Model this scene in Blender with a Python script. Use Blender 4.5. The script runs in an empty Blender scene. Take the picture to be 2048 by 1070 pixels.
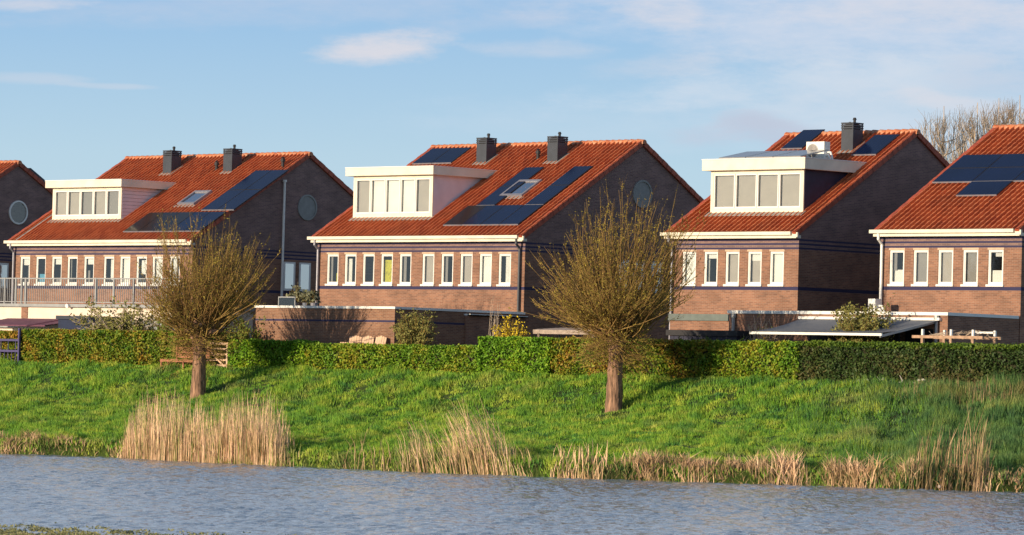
import bpy, math, random
import numpy as np
from mathutils import Vector, Matrix
random.seed(7)
RNG = np.random.default_rng(11)
SC = bpy.context.scene
COL = SC.collection
PI = math.pi
# ------------------------------------------------------------------ camera
FPX, PT, ROLL, TH = 8625.5, 0.026893, 0.025851, math.radians(43.857)
CZ = 2.9
ct, st = math.cos(TH), math.sin(TH)

def ray(u, v):
    """direction of photo pixel (u, v) of 2048x1070, in world axes"""
    c, s = math.cos(ROLL), math.sin(ROLL)
    dx, dy = u - 1024, v - 535
    a, b = (dx*c + dy*s)/FPX, -(-dx*s + dy*c)/FPX
    F = math.cos(PT) - b*math.sin(PT)
    z = math.sin(PT) + b*math.cos(PT)
    return Vector((a*ct - F*st, a*st + F*ct, z))
def on_y(u, v, Y):
    d = ray(u, v); t = Y/d.y
    return Vector((d.x*t, Y, CZ + d.z*t))
def on_x(u, v, X):
    d = ray(u, v); t = X/d.x
    return Vector((X, d.y*t, CZ + d.z*t))
def on_z(u, v, Z):
    d = ray(u, v); t = (Z - CZ)/d.z
    return Vector((d.x*t, d.y*t, Z))
def at_depth(u, v, F):
    d = ray(u, v); t = F/(-d.x*st + d.y*ct)
    return Vector((d.x*t, d.y*t, CZ + d.z*t))
def cam_rf(R, F):
    return R*ct - F*st, R*st + F*ct

Rv = Vector((ct, st, 0)); Yv = Vector((math.sin(PT)*st, -math.sin(PT)*ct, math.cos(PT)))
Fv = Vector((-st*math.cos(PT), ct*math.cos(PT), math.sin(PT)))
c_, s_ = math.cos(ROLL), math.sin(ROLL)
A_ = c_*Rv + s_*Yv; B_ = c_*Yv - s_*Rv
cam = bpy.data.cameras.new('camera'); cam.sensor_width = 36; cam.lens = FPX/2048*36
cam.clip_start = 1; cam.clip_end = 9000
co = bpy.data.objects.new('camera', cam); COL.objects.link(co); SC.camera = co
M = Matrix.Identity(4)
for i in range(3):
    M[i][0] = A_[i]; M[i][1] = B_[i]; M[i][2] = -Fv[i]
M[0][3], M[1][3], M[2][3] = 0, 0, CZ
co.matrix_world = M

# ------------------------------------------------------------------ materials
def lin(r, g, b):
    f = lambda c: ((c/255+.055)/1.055)**2.4 if c > 10 else c/255/12.92
    return (f(r), f(g), f(b), 1)
def newmat(name):
    m = bpy.data.materials.new(name); m.use_nodes = True
    nt = m.node_tree; b = nt.nodes['Principled BSDF']
    return m, nt, b
def N(nt, t, **k):
    n = nt.nodes.new(t)
    for a, v in k.items():
        if a.startswith('i_'):
            n.inputs[a[2:].replace('_', ' ')].default_value = v
        else: setattr(n, a, v)
    return n
def L(nt, a, b): nt.links.new(a, b)
def plain(name, col, rough=.6, var=.12, scale=3, metal=0, spec=.5, bump=0):
    """surface colour with a little uneven wear"""
    m, nt, b = newmat(name)
    tc = N(nt, 'ShaderNodeTexCoord'); n = N(nt, 'ShaderNodeTexNoise'); n.inputs['Scale'].default_value = scale
    n.inputs['Detail'].default_value = 5
    L(nt, tc.outputs['Object'], n.inputs['Vector'])
    r = N(nt, 'ShaderNodeValToRGB')
    r.color_ramp.elements[0].position = .3; r.color_ramp.elements[1].position = .7
    r.color_ramp.elements[0].color = tuple(c*(1-var) for c in col[:3]) + (1,)
    r.color_ramp.elements[1].color = tuple(min(1, c*(1+var)) for c in col[:3]) + (1,)
    L(nt, n.outputs['Fac'], r.inputs['Fac']); L(nt, r.outputs['Color'], b.inputs['Base Color'])
    b.inputs['Roughness'].default_value = rough; b.inputs['Metallic'].default_value = metal
    b.inputs['Specular IOR Level'].default_value = spec
    if bump:
        bp = N(nt, 'ShaderNodeBump'); bp.inputs['Strength'].default_value = bump; bp.inputs['Distance'].default_value = .03
        L(nt, n.outputs['Fac'], bp.inputs['Height']); L(nt, bp.outputs['Normal'], b.inputs['Normal'])
    return m
def math_(nt, op, a, b=None, c=None):
    n = N(nt, 'ShaderNodeMath', operation=op)
    for i, v in enumerate((a, b, c)):
        if v is None: continue
        if isinstance(v, (int, float)): n.inputs[i].default_value = v
        else: L(nt, v, n.inputs[i])
    return n.outputs[0]
def mixc(nt, f, a, b, blend='MIX'):
    n = N(nt, 'ShaderNodeMix', data_type='RGBA', blend_type=blend)
    for s, v in ((0, f), (6, a), (7, b)):
        if isinstance(v, (int, float)): n.inputs[s].default_value = v
        elif isinstance(v, tuple): n.inputs[s].default_value = v
        else: L(nt, v, n.inputs[s])
    return n.outputs[2]

BRK = dict(a=(.30, .145, .090, 1), b=(.175, .084, .058, 1), mo=(.30, .22, .165, 1))
def brick_mat(name, bands=(), top=None, a=BRK['a'], b=BRK['b'], mo=BRK['mo']):
    """brick in metres on object coordinates; bands = glazed blue courses (z0, z1); top = (z, colour a, colour b) above z"""
    m, nt, bs = newmat(name)
    tc = N(nt, 'ShaderNodeTexCoord'); sx = N(nt, 'ShaderNodeSeparateXYZ'); L(nt, tc.outputs['Object'], sx.inputs[0])
    xy = math_(nt, 'ADD', sx.outputs[0], sx.outputs[1])
    cb = N(nt, 'ShaderNodeCombineXYZ'); L(nt, xy, cb.inputs[0]); L(nt, sx.outputs[2], cb.inputs[1])
    bt = N(nt, 'ShaderNodeTexBrick'); L(nt, cb.outputs[0], bt.inputs['Vector'])
    bt.inputs['Scale'].default_value = 1; bt.inputs['Brick Width'].default_value = .22; bt.inputs['Row Height'].default_value = .0625
    bt.inputs['Mortar Size'].default_value = .007; bt.inputs['Mortar Smooth'].default_value = .2; bt.inputs['Bias'].default_value = -.1
    bt.inputs['Color1'].default_value = a; bt.inputs['Color2'].default_value = b; bt.inputs['Mortar'].default_value = mo
    no = N(nt, 'ShaderNodeTexNoise'); no.inputs['Scale'].default_value = 1.1; no.inputs['Detail'].default_value = 6
    mp = N(nt, 'ShaderNodeMapping'); mp.inputs['Scale'].default_value = (1.1, 1.5, 1)
    L(nt, cb.outputs[0], mp.inputs[0]); L(nt, mp.outputs[0], no.inputs['Vector'])
    mr = N(nt, 'ShaderNodeMapRange'); L(nt, no.outputs['Fac'], mr.inputs[0])
    mr.inputs[1].default_value = .3; mr.inputs[2].default_value = .7; mr.inputs[3].default_value = .80; mr.inputs[4].default_value = 1.20
    col = bt.outputs['Color']
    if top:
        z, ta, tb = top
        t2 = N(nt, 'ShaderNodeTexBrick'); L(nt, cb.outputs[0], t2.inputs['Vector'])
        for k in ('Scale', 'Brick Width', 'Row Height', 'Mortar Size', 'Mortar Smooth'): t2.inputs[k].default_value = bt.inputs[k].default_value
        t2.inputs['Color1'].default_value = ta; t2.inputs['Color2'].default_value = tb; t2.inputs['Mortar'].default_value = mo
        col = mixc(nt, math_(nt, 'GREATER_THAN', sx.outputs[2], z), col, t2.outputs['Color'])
    cg = N(nt, 'ShaderNodeCombineColor'); [L(nt, mr.outputs[0], cg.inputs[i]) for i in range(3)]
    col = mixc(nt, 1.0, col, cg.outputs[0], 'MULTIPLY')
    for z0, z1 in bands:
        f = math_(nt, 'MULTIPLY', math_(nt, 'GREATER_THAN', sx.outputs[2], z0), math_(nt, 'LESS_THAN', sx.outputs[2], z1))
        col = mixc(nt, f, col, (.034, .032, .085, 1))
    L(nt, col, bs.inputs['Base Color'])
    bs.inputs['Roughness'].default_value = .75; bs.inputs['Specular IOR Level'].default_value = .3
    bp = N(nt, 'ShaderNodeBump'); bp.inputs['Strength'].default_value = .5; bp.inputs['Distance'].default_value = .01
    L(nt, bt.outputs['Fac'], bp.inputs['Height']); bp.invert = True; L(nt, bp.outputs['Normal'], bs.inputs['Normal'])
    return m
HB = ((3.58, 3.71), (5.17, 5.235), (5.33, 5.40), (5.49, 5.56))
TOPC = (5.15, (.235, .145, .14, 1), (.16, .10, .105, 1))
MAT = {}
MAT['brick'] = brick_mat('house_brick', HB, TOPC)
MAT['annex_brick'] = brick_mat('annex_brick', ((2.03, 2.11),), None, (.26, .13, .075, 1), (.17, .08, .05, 1))
MAT['plain_brick'] = brick_mat('plain_brick', ())

def tile_mat(name, pale=False):
    m, nt, bs = newmat(name)
    tc = N(nt, 'ShaderNodeTexCoord')
    sn = N(nt, 'ShaderNodeVectorMath', operation='SNAP'); sh_ = N(nt, 'ShaderNodeVectorMath', operation='ADD'); sh_.inputs[1].default_value = (0, .12, 0); L(nt, tc.outputs['Object'], sh_.inputs[0]); L(nt, sh_.outputs[0], sn.inputs[0]); sn.inputs[1].default_value = (.25, .3055, 50)
    wn = N(nt, 'ShaderNodeTexWhiteNoise'); L(nt, sn.outputs[0], wn.inputs['Vector'])
    r = N(nt, 'ShaderNodeValToRGB'); e = r.color_ramp.elements
    e[0].position = 0; e[0].color = (.43, .115, .046, 1); e[1].position = 1; e[1].color = (.58, .190, .075, 1)
    x = e.new(.5); x.color = (.51, .150, .056, 1)
    L(nt, wn.outputs['Value'], r.inputs['Fac'])
    no = N(nt, 'ShaderNodeTexNoise'); no.inputs['Scale'].default_value = .9; no.inputs['Detail'].default_value = 8; no.inputs['Roughness'].default_value = .65
    L(nt, tc.outputs['Object'], no.inputs['Vector'])
    mr = N(nt, 'ShaderNodeValToRGB'); mr.color_ramp.elements[0].position = .46; mr.color_ramp.elements[1].position = .78
    L(nt, no.outputs['Fac'], mr.inputs['Fac'])
    col = mixc(nt, math_(nt, 'MULTIPLY', mr.outputs['Color'], .42), r.outputs['Color'], (.25, .11, .06, 1))
    n2 = N(nt, 'ShaderNodeTexNoise'); n2.inputs['Scale'].default_value = 9; n2.inputs['Detail'].default_value = 4
    L(nt, tc.outputs['Object'], n2.inputs['Vector'])
    r2 = N(nt, 'ShaderNodeValToRGB'); r2.color_ramp.elements[0].position = .62 if not pale else .45; r2.color_ramp.elements[1].position = .72
    L(nt, n2.outputs['Fac'], r2.inputs['Fac'])
    col = mixc(nt, math_(nt, 'MULTIPLY', r2.outputs['Color'], .35 if not pale else .7), col, (.42, .25, .15, 1) if not pale else (.5, .40, .28, 1))
    L(nt, col, bs.inputs['Base Color']); bs.inputs['Roughness'].default_value = .62
    bs.inputs['Specular IOR Level'].default_value = .35
    return m
MAT['tile'] = tile_mat('red_pantile'); MAT['ridge'] = tile_mat('weathered_ridge_tile', True)
MAT['verge'] = plain('verge_tile', (.36, .075, .035), .6, .3, 4)
MAT['white'] = plain('cream_paint', (.76, .71, .57), .5, .10, 1.6)
MAT['white2'] = plain('white_plastic', (.80, .80, .76), .4, .04, 2)
MAT['clad'] = plain('pale_lilac_cladding', (.70, .67, .70), .6, .06, 2)
MAT['dark_clad'] = plain('dark_blue_cladding', (.018, .02, .05), .6, .2, 3)
MAT['zinc'] = plain('zinc_grey', (.26, .26, .30), .5, .12, 4, .3)
MAT['steel'] = plain('galvanised_steel', (.36, .37, .37), .5, .12, 5, .4)
MAT['chim'] = plain('slate_grey_metal', (.034, .042, .058), .55, .15, 3)
MAT['black'] = plain('black_rubber', (.02, .02, .024), .7, .2, 3)
MAT['lead'] = plain('grey_lead', (.30, .27, .25), .6, .25, 6)
MAT['felt'] = plain('roof_felt', (.10, .10, .11), .8, .2, 2)
MAT['lintel'] = plain('pale_lintel', (.55, .40, .28), .8, .12, 5)
MAT['dwhite'] = plain('render_white', (.72, .62, .52), .8, .08, 2, bump=.2)
MAT['wood'] = plain('weathered_wood', (.40, .26, .17), .8, .25, 7, bump=.3)
MAT['pale_wood'] = plain('pale_wood', (.62, .42, .28), .7, .15, 6)
MAT['red_wood'] = plain('reddish_wood', (.36, .14, .075), .7, .25, 8)
MAT['old_wood'] = plain('silvered_wood', (.36, .29, .24), .8, .25, 8, bump=.4)
MAT['purple'] = plain('purple_blue_paint', (.065, .055, .16), .6, .15, 4)
MAT['maroon'] = plain('maroon_canvas', (.14, .05, .085), .8, .2, 4)
MAT['navy'] = plain('navy_canvas', (.008, .018, .055), .7, .2, 3)
MAT['awning'] = plain('grey_awning_cloth', (.135, .15, .175), .8, .08, 2)
MAT['greenedge'] = plain('green_grey_edge', (.13, .16, .15), .7, .15, 3)
MAT['disc'] = plain('grey_frosted_disc', (.26, .27, .26), .7, .12, 4)
MAT['room'] = plain('dark_room', (.03, .03, .032), .9, .2, 2)
MAT['blind_white'] = plain('white_blind', (.74, .72, .64), .8, .04, 2)
MAT['blind_beige'] = plain('beige_blind', (.40, .36, .30), .8, .06, 2)
MAT['blind_grey'] = plain('grey_blind', (.27, .25, .22), .8, .06, 2)
MAT['blind_blue'] = plain('blue_blind', (.10, .33, .45), .8, .08, 2)
MAT['blind_yellow'] = plain('yellow_green_curtain', (.45, .42, .03), .8, .3, 9)
MAT['stone'] = plain('pale_stone', (.62, .58, .52), .8, .15, 8)

def glass_mat(name, tint=(.9, .95, 1, 1), refl=.0):
    m, nt, b = newmat(name); nt.nodes.remove(b)
    out = [n for n in nt.nodes if n.type == 'OUTPUT_MATERIAL'][0]
    fr = N(nt, 'ShaderNodeFresnel'); fr.inputs['IOR'].default_value = 1.7
    tr = N(nt, 'ShaderNodeBsdfTransparent'); tr.inputs[0].default_value = tint
    gl = N(nt, 'ShaderNodeBsdfGlossy'); gl.inputs['Roughness'].default_value = .04
    tc = N(nt, 'ShaderNodeTexCoord'); no = N(nt, 'ShaderNodeTexNoise'); no.inputs['Scale'].default_value = 1.3
    L(nt, tc.outputs['Object'], no.inputs['Vector'])
    bp = N(nt, 'ShaderNodeBump'); bp.inputs['Strength'].default_value = .12; bp.inputs['Distance'].default_value = .02
    L(nt, no.outputs['Fac'], bp.inputs['Height']); L(nt, bp.outputs['Normal'], gl.inputs['Normal'])
    mx = N(nt, 'ShaderNodeMixShader'); L(nt, math_(nt, 'ADD', fr.outputs[0], refl), mx.inputs[0])
    L(nt, tr.outputs[0], mx.inputs[1]); L(nt, gl.outputs[0], mx.inputs[2]); L(nt, mx.outputs[0], out.inputs[0])
    return m
MAT['glass'] = glass_mat('window_glass', refl=.06)
MAT['roofglass'] = glass_mat('skylight_glass', refl=.6)

def panel_mat(name, base):
    m, nt, bs = newmat(name)
    tc = N(nt, 'ShaderNodeTexCoord')
    no = N(nt, 'ShaderNodeTexNoise'); no.inputs['Scale'].default_value = .6; no.inputs['Detail'].default_value = 3
    L(nt, tc.outputs['Object'], no.inputs['Vector'])
    col = mixc(nt, no.outputs['Fac'], tuple(c*.6 for c in base[:3]) + (1,), tuple(c*1.4 for c in base[:3]) + (1,))
    sx = N(nt, 'ShaderNodeSeparateXYZ'); L(nt, tc.outputs['Object'], sx.inputs[0])
    g = math_(nt, 'LESS_THAN', math_(nt, 'FRACT', math_(nt, 'MULTIPLY', sx.outputs[0], 6.1)), .07)
    col = mixc(nt, math_(nt, 'MULTIPLY', g, .35), col, (.06, .08, .12, 1))
    L(nt, col, bs.inputs['Base Color']); bs.inputs['Roughness'].default_value = .16
    bs.inputs['IOR'].default_value = 1.28
    return m
MAT['panel'] = panel_mat('solar_cells', (.004, .010, .040)); MAT['panel_dark'] = panel_mat('darkened_glazing', (.012, .013, .017))  # second one darker: tree reflection on some panels put into the colour

# ------------------------------------------------------------------ mesh builder
class MB:
    def __init__(s): s.v = []; s.f = []
    def quad(s, *p):
        n = len(s.v); s.v += [tuple(q) for q in p]; s.f.append(tuple(range(n, n+len(p)))); return s
    def box(s, x0, x1, y0, y1, z0, z1):
        n = len(s.v)
        s.v += [(x0,y0,z0),(x1,y0,z0),(x1,y1,z0),(x0,y1,z0),(x0,y0,z1),(x1,y0,z1),(x1,y1,z1),(x0,y1,z1)]
        s.f += [tuple(n+i for i in q) for q in ((0,3,2,1),(4,5,6,7),(0,1,5,4),(1,2,6,5),(2,3,7,6),(3,0,4,7))]; return s
    def hexa(s, p):
        n = len(s.v); s.v += [tuple(q) for q in p]
        s.f += [tuple(n+i for i in q) for q in ((0,3,2,1),(4,5,6,7),(0,1,5,4),(1,2,6,5),(2,3,7,6),(3,0,4,7))]; return s
    def beam(s, a, b, w, h=None):
        """square bar from a to b"""
        a, b = Vector(a), Vector(b); h = h or w
        d = (b-a).normalized(); up = Vector((0,0,1)) if abs(d.z) < .95 else Vector((0,1,0))
        x = d.cross(up).normalized()*w/2; z = x.cross(d).normalized()*h/2
        return s.hexa([a-x-z, a+x-z, b+x-z, b-x-z, a-x+z, a+x+z, b+x+z, b-x+z])
    def tube(s, pts, rad, n=6, cap=True):
        pts = [Vector(p) for p in pts]
        if isinstance(rad, (int, float)): rad = [rad]*len(pts)
        base = len(s.v); ref = None
        for i, p in enumerate(pts):
            d = (pts[min(i+1, len(pts)-1)] - pts[max(i-1, 0)]).normalized()
            if ref is None: ref = d.orthogonal().normalized()
            a = (ref - d*ref.dot(d)).normalized(); ref = a; b = d.cross(a)
            for k in range(n):
                t = 2*PI*k/n; s.v.append(tuple(p + (a*math.cos(t) + b*math.sin(t))*rad[i]))
        for i in range(len(pts)-1):
            for k in range(n):
                k2 = (k+1) % n; q = base+i*n
                s.f.append((q+k, q+k2, q+n+k2, q+n+k))
        if cap:
            s.f.append(tuple(base+k for k in range(n))[::-1]); s.f.append(tuple(base+(len(pts)-1)*n+k for k in range(n)))
        return s
    def build(s, name, mat, parent=None, smooth=False):
        me = bpy.data.meshes.new(name); me.from_pydata(s.v, [], s.f); me.materials.append(mat)
        if smooth: me.polygons.foreach_set('use_smooth', [True]*len(me.polygons))
        o = bpy.data.objects.new(name, me); COL.objects.link(o)
        if parent: o.parent = parent
        return o
def tag(o, label=None, cat=None, group=None, kind=None):
    if label: o['label'] = label
    if cat: o['category'] = cat
    if group: o['group'] = group
    if kind: o['kind'] = kind
    return o
def empty(name, loc, label, cat, group=None, rz=0):
    o = bpy.data.objects.new(name, None); COL.objects.link(o); o.location = loc; o.rotation_euler.z = rz
    o.empty_display_size = .5
    return tag(o, label, cat, group)
def npmesh(name, V, F, mat, parent=None, attrs=None):
    """V (n,3); F (m,k) with constant k"""
    me = bpy.data.meshes.new(name); m, k = F.shape
    me.vertices.add(len(V)); me.vertices.foreach_set('co', V.astype(np.float32).ravel())
    me.loops.add(m*k); me.loops.foreach_set('vertex_index', F.astype(np.int32).ravel())
    me.polygons.add(m); me.polygons.foreach_set('loop_start', np.arange(0, m*k, k, dtype=np.int32))
    me.update(calc_edges=True)
    for an, av in (attrs or {}).items():
        at = me.attributes.new(an, 'FLOAT', 'POINT'); at.data.foreach_set('value', av.astype(np.float32))
    me.materials.append(mat)
    o = bpy.data.objects.new(name, me); COL.objects.link(o)
    if parent: o.parent = parent
    return o

# ------------------------------------------------------------------ ground, water
GZ = 3.2; WAVE = 1.3
EDGE = [(-60,902),(0,908),(200,914),(400,925),(600,934),(800,944),(1000,951),(1200,959),(1400,965),(1600,971),(1800,979),(2048,985),(2120,988)]
EP = [on_z(u, v, 0) for u, v in EDGE]; EX = np.array([p.x for p in EP]); EY = np.array([p.y for p in EP])
def edge_y(x):
    x = np.asarray(x, float)
    y = np.interp(x, EX, EY)
    y = np.where(x < EX[0], EY[0] + (x-EX[0])*(EY[3]-EY[0])/(EX[3]-EX[0])*.5, y)
    return np.where(x > EX[-1], EY[-1] + (x-EX[-1])*.1, y)
YH = 119.0
def sm(t): t = np.clip(t, 0, 1); return t*t*(3-2*t)
def vnoise(x, y, s=1.0, seed=0):
    x = np.asarray(x)*s; y = np.asarray(y)*s
    return (np.sin(x*1.3+seed)*np.cos(y*1.7-seed*2) + np.sin(x*2.9+y*2.1+seed*3)*.5 + np.sin(x*5.3-y*4.7+seed)*.25)/1.75
def ground_z(x, y):
    x = np.asarray(x, float); y = np.asarray(y, float)
    e = edge_y(x) + .07*vnoise(x, x*.3, 1.1, 2)
    d = YH - .6 - y                         # distance below the hedge toe
    w = np.maximum(YH - .6 - e, 6)
    zu = GZ - .06 - .36*d                     # steep upper bank
    zl = .38 + (1-np.clip(d/w, 0, 1))*1.55    # gentle lower bank
    z = np.where(d < 0, GZ, 0)
    k = .35
    zb = np.maximum(zu, zl) + k*np.exp(-np.abs(zu-zl)/k)*.35
    zb = np.minimum(zb, GZ)
    z = np.where(d < 0, GZ, zb)
    z = z + np.where(d > .2, .06*vnoise(x, y, .9, 1) + .09*vnoise(x, y, 2.3, 5) + .05*vnoise(x+.3*np.sin(y*2), y, 4.6, 3), 0)*np.clip(d, 0, 1)
    b = y - e
    z = np.where(b < .35, (-.35 + (z+.35)*sm((b+.05)/.4)), z)
    z = np.where(b < -.05, -.35 - np.clip(-b, 0, 3)*.4, z)
    F = -x*st + y*ct
    near = 1.2*sm((38-F)/12) - 1.55*(1-sm((38-F)/10))
    return np.where(F < 40, near, z)
def axis(dense0, dense1, step, outer):
    a = list(np.arange(dense0, dense1, step)); s = step; v = dense0
    lo = []
    while v > outer[0]: s *= 1.35; v -= s; lo.append(v)
    s = step; v = a[-1]; hi = []
    while v < outer[1]: s *= 1.35; v += s; hi.append(v)
    return np.array(lo[::-1] + a + hi)
gx = axis(-180, -30, .4, (-5000, 5000)); gy = axis(28, 122, .3, (-3000, 6000))
X, Y = np.meshgrid(gx, gy); Zg = ground_z(X, Y)
V = np.stack([X.ravel(), Y.ravel(), Zg.ravel()], 1)
nx, ny = len(gx), len(gy)
I = np.arange(nx*ny).reshape(ny, nx)
F = np.stack([I[:-1, :-1], I[:-1, 1:], I[1:, 1:], I[1:, :-1]], -1).reshape(-1, 4)
def grass_mat(name, base, tip=None, dark=None):
    m, nt, bs = newmat(name)
    g = N(nt, 'ShaderNodeNewGeometry'); 
    n1 = N(nt, 'ShaderNodeTexNoise'); n1.inputs['Scale'].default_value = 1.05; n1.inputs['Detail'].default_value = 7; n1.inputs['Roughness'].default_value = .65
    L(nt, g.outputs['Position'], n1.inputs['Vector'])
    r = N(nt, 'ShaderNodeValToRGB'); e = r.color_ramp.elements
    e[0].position = .34; e[0].color = (dark or tuple(c*.5 for c in base)) + (1,)
    e[1].position = .66; e[1].color = (tip or base) + (1,)
    q = e.new(.5); q.color = base + (1,)
    L(nt, n1.outputs['Fac'], r.inputs['Fac'])
    n2 = N(nt, 'ShaderNodeTexNoise'); n2.inputs['Scale'].default_value = .38; n2.inputs['Detail'].default_value = 8; n2.inputs['Roughness'].default_value = .75
    L(nt, g.outputs['Position'], n2.inputs['Vector'])
    r2 = N(nt, 'ShaderNodeValToRGB'); r2.color_ramp.elements[0].position = .53; r2.color_ramp.elements[1].position = .68; L(nt, n2.outputs['Fac'], r2.inputs['Fac'])
    at = N(nt, 'ShaderNodeAttribute', attribute_name='rnd')
    pc = mixc(nt, math_(nt, 'MULTIPLY', r2.outputs['Color'], .55), r.outputs['Color'], (.36, .32, .10, 1) if 'grass' in name else base+(1,))
    f = N(nt, 'ShaderNodeMapRange'); L(nt, at.outputs['Fac'], f.inputs[0]); f.inputs[3].default_value = .7; f.inputs[4].default_value = 1.35
    cg = N(nt, 'ShaderNodeCombineColor'); [L(nt, f.outputs[0], cg.inputs[i]) for i in range(3)]
    col = mixc(nt, 1.0, pc, cg.outputs[0], 'MULTIPLY')
    L(nt, col, bs.inputs['Base Color']); bs.inputs['Roughness'].default_value = .6; bs.inputs['Specular IOR Level'].default_value = .25
    return m
MAT['soil'] = grass_mat('bank_soil', (.06, .10, .016), (.09, .12, .02), (.04, .05, .012))
MAT['grass'] = grass_mat('spring_grass', (.14, .30, .022), (.38, .45, .055), (.038, .145, .034))
MAT['tallgrass'] = grass_mat('shaded_tall_grass', (.075, .17, .045), (.17, .25, .06), (.03, .085, .035))  # shade on the right of the bank put into a darker, bluer colour
MAT['drygrass'] = grass_mat('dry_grass', (.36, .24, .13), (.54, .37, .23), (.14, .12, .045))
MAT['reed'] = grass_mat('dry_reed', (.66, .44, .27), (.80, .58, .38), (.52, .36, .18))
MAT['greenreed'] = grass_mat('green_reed', (.22, .26, .06), (.36, .36, .10), (.14, .18, .05))
MAT['weed'] = grass_mat('waterweed', (.20, .20, .08), (.30, .28, .13), (.10, .12, .06))
gr = npmesh('ground', V, F, MAT['soil'])
gr.data.polygons.foreach_set('use_smooth', [True]*len(gr.data.polygons)); tag(gr, kind='structure')

m, nt, bs = newmat('rippled_water'); MAT['water'] = m
g = N(nt, 'ShaderNodeNewGeometry')
vr = N(nt, 'ShaderNodeVectorRotate', rotation_type='Z_AXIS'); vr.inputs['Angle'].default_value = -TH
L(nt, g.outputs['Position'], vr.inputs['Vector'])
def wn(sc, scale, det):
    mp = N(nt, 'ShaderNodeMapping'); mp.inputs['Scale'].default_value = sc; L(nt, vr.outputs[0], mp.inputs[0])
    n = N(nt, 'ShaderNodeTexNoise'); n.inputs['Scale'].default_value = scale; n.inputs['Detail'].default_value = det
    n.inputs['Roughness'].default_value = .6; L(nt, mp.outputs[0], n.inputs['Vector']); return n.outputs['Fac']
h = math_(nt, 'ADD', math_(nt, 'MULTIPLY', wn((4.5, .55, 1), 1.0, 4), .65), math_(nt, 'MULTIPLY', wn((1.6, .16, 1), 1, 3), .35))
h = math_(nt, 'ADD', h, math_(nt, 'MULTIPLY', wn((9, 3, 1), 1.0, 2), .18))
bp = N(nt, 'ShaderNodeBump'); bp.inputs['Strength'].default_value = 1; bp.inputs['Distance'].default_value = .075
L(nt, h, bp.inputs['Height']); L(nt, bp.outputs['Normal'], bs.inputs['Normal'])
bs.inputs['Base Color'].default_value = (.20, .26, .33, 1); bs.inputs['Roughness'].default_value = .15; bs.inputs['IOR'].default_value = 1.9
# ripples: real wave geometry on the stretch of water between the banks, flat beyond
fr_ = np.concatenate([[-700, -300, -100, 0, 30, 50, 66], np.arange(74, 152, .085), [156, 170, 260, 600]])
rr_ = np.concatenate([[-700, -200, -60, -28], np.arange(-20, 20, .10), [28, 60, 200, 700]])
RR, FF = np.meshgrid(rr_, fr_)
wr = np.random.default_rng(5); Zw = np.zeros_like(RR)
for k in range(46):
    lam = np.exp(wr.uniform(np.log(.26), np.log(.66))); an = wr.normal(.2, .85); kk = 2*PI/lam
    Zw += wr.uniform(.5, 1)*.016*lam/2.2*np.sin(kk*(RR*math.sin(an)+FF*math.cos(an))+wr.uniform(0, 6.28)+.6*np.sin(RR*.21+k)+.5*np.sin(FF*.13+k*2))
calm = .62+.35*(.5+.5*vnoise(RR, FF*.25, .33, 3))+.25*vnoise(RR, FF*.2, 1.1, 7)
mask = sm((FF-75)/4)*sm((152-FF)/2)*sm((19.9-np.abs(RR))/1.5)
Zw = Zw*calm*mask*WAVE
xw, yw_ = cam_rf(RR, FF)
V = np.stack([xw.ravel(), yw_.ravel(), Zw.ravel()], 1); nx, ny = len(rr_), len(fr_); I = np.arange(nx*ny).reshape(ny, nx)
F = np.stack([I[:-1, :-1], I[:-1, 1:], I[1:, 1:], I[1:, :-1]], -1).reshape(-1, 4)
wo = npmesh('water', V, F, MAT['water']); wo.data.polygons.foreach_set('use_smooth', [True]*len(wo.data.polygons)); tag(wo, kind='structure')

# ------------------------------------------------------------------ houses
ZE, ZR, D = 5.83, 10.11, 7.212
SL = (ZR-ZE)/D; PH = math.atan(SL); sp, cp = math.sin(PH), math.cos(PH)
def rp(y, t=0, back=False):
    """point (y, z) of the roof at horizontal distance y from the eave, t above its plane"""
    if back: return 2*D - y + t*sp, ZE + SL*y + t*cp
    return y - t*sp, ZE + SL*y + t*cp
def roof_box(mb, x0, x1, ya, yb, t0, t1, back=False):
    P = []
    for t in (t0, t1):
        for x, y in ((x0, ya), (x1, ya), (x1, yb), (x0, yb)):
            q = rp(y, t, back); P.append((x, q[0], q[1]))
    return mb.hexa(P)
def tiles(Lx, y0, y1, back=False):
    n = round(Lx/.25); tw = Lx/n; prof = [(0, -.01), (.10, -.02), (.36, -.02), (.54, .008), (.68, .06), (.82, .09), (.985, .088)]
    rows = max(1, round((y1-y0)/.30)); xs = []
    for i in range(n):
        for a, h in prof: xs.append(((i+a)*tw, h))
    xs.append((Lx, 0))
    mb = MB(); m_ = len(xs)
    for k in range(rows):
        ya = y0+(y1-y0)*k/rows; yb = y0+(y1-y0)*(k+1)/rows
        for y, e in ((ya, .022), (yb + .02, .0)):
            for i, (x, h) in enumerate(xs):
                q = rp(y, h+e, back); mb.v.append((x, q[0], q[1]))
    for r in range(rows*2-1):
        for i in range(m_-1):
            a = r*m_+i; mb.f.append((a, a+1, a+m_+1, a+m_))
    return mb

def cells(x0, x1, z0, z1, holes):
    xs = sorted({x0, x1, *[h[0] for h in holes], *[h[1] for h in holes]}); zs = sorted({z0, z1, *[h[2] for h in holes], *[h[3] for h in holes]})
    for a, b in zip(xs, xs[1:]):
        for c, d in zip(zs, zs[1:]):
            mx, mz = (a+b)/2, (c+d)/2
            if not any(h[0] < mx < h[1] and h[2] < mz < h[3] for h in holes): yield a, b, c, d

def ring(mb, x0, x1, z0, z1, y0, y1, w, wb=None):
    wb = wb or w
    mb.box(x0, x1, y0, y1, z1-w, z1); mb.box(x0, x1, y0, y1, z0, z0+wb)
    mb.box(x0, x0+w, y0, y1, z0+wb, z1-w); mb.box(x1-w, x1, y0, y1, z0+wb, z1-w)

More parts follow.
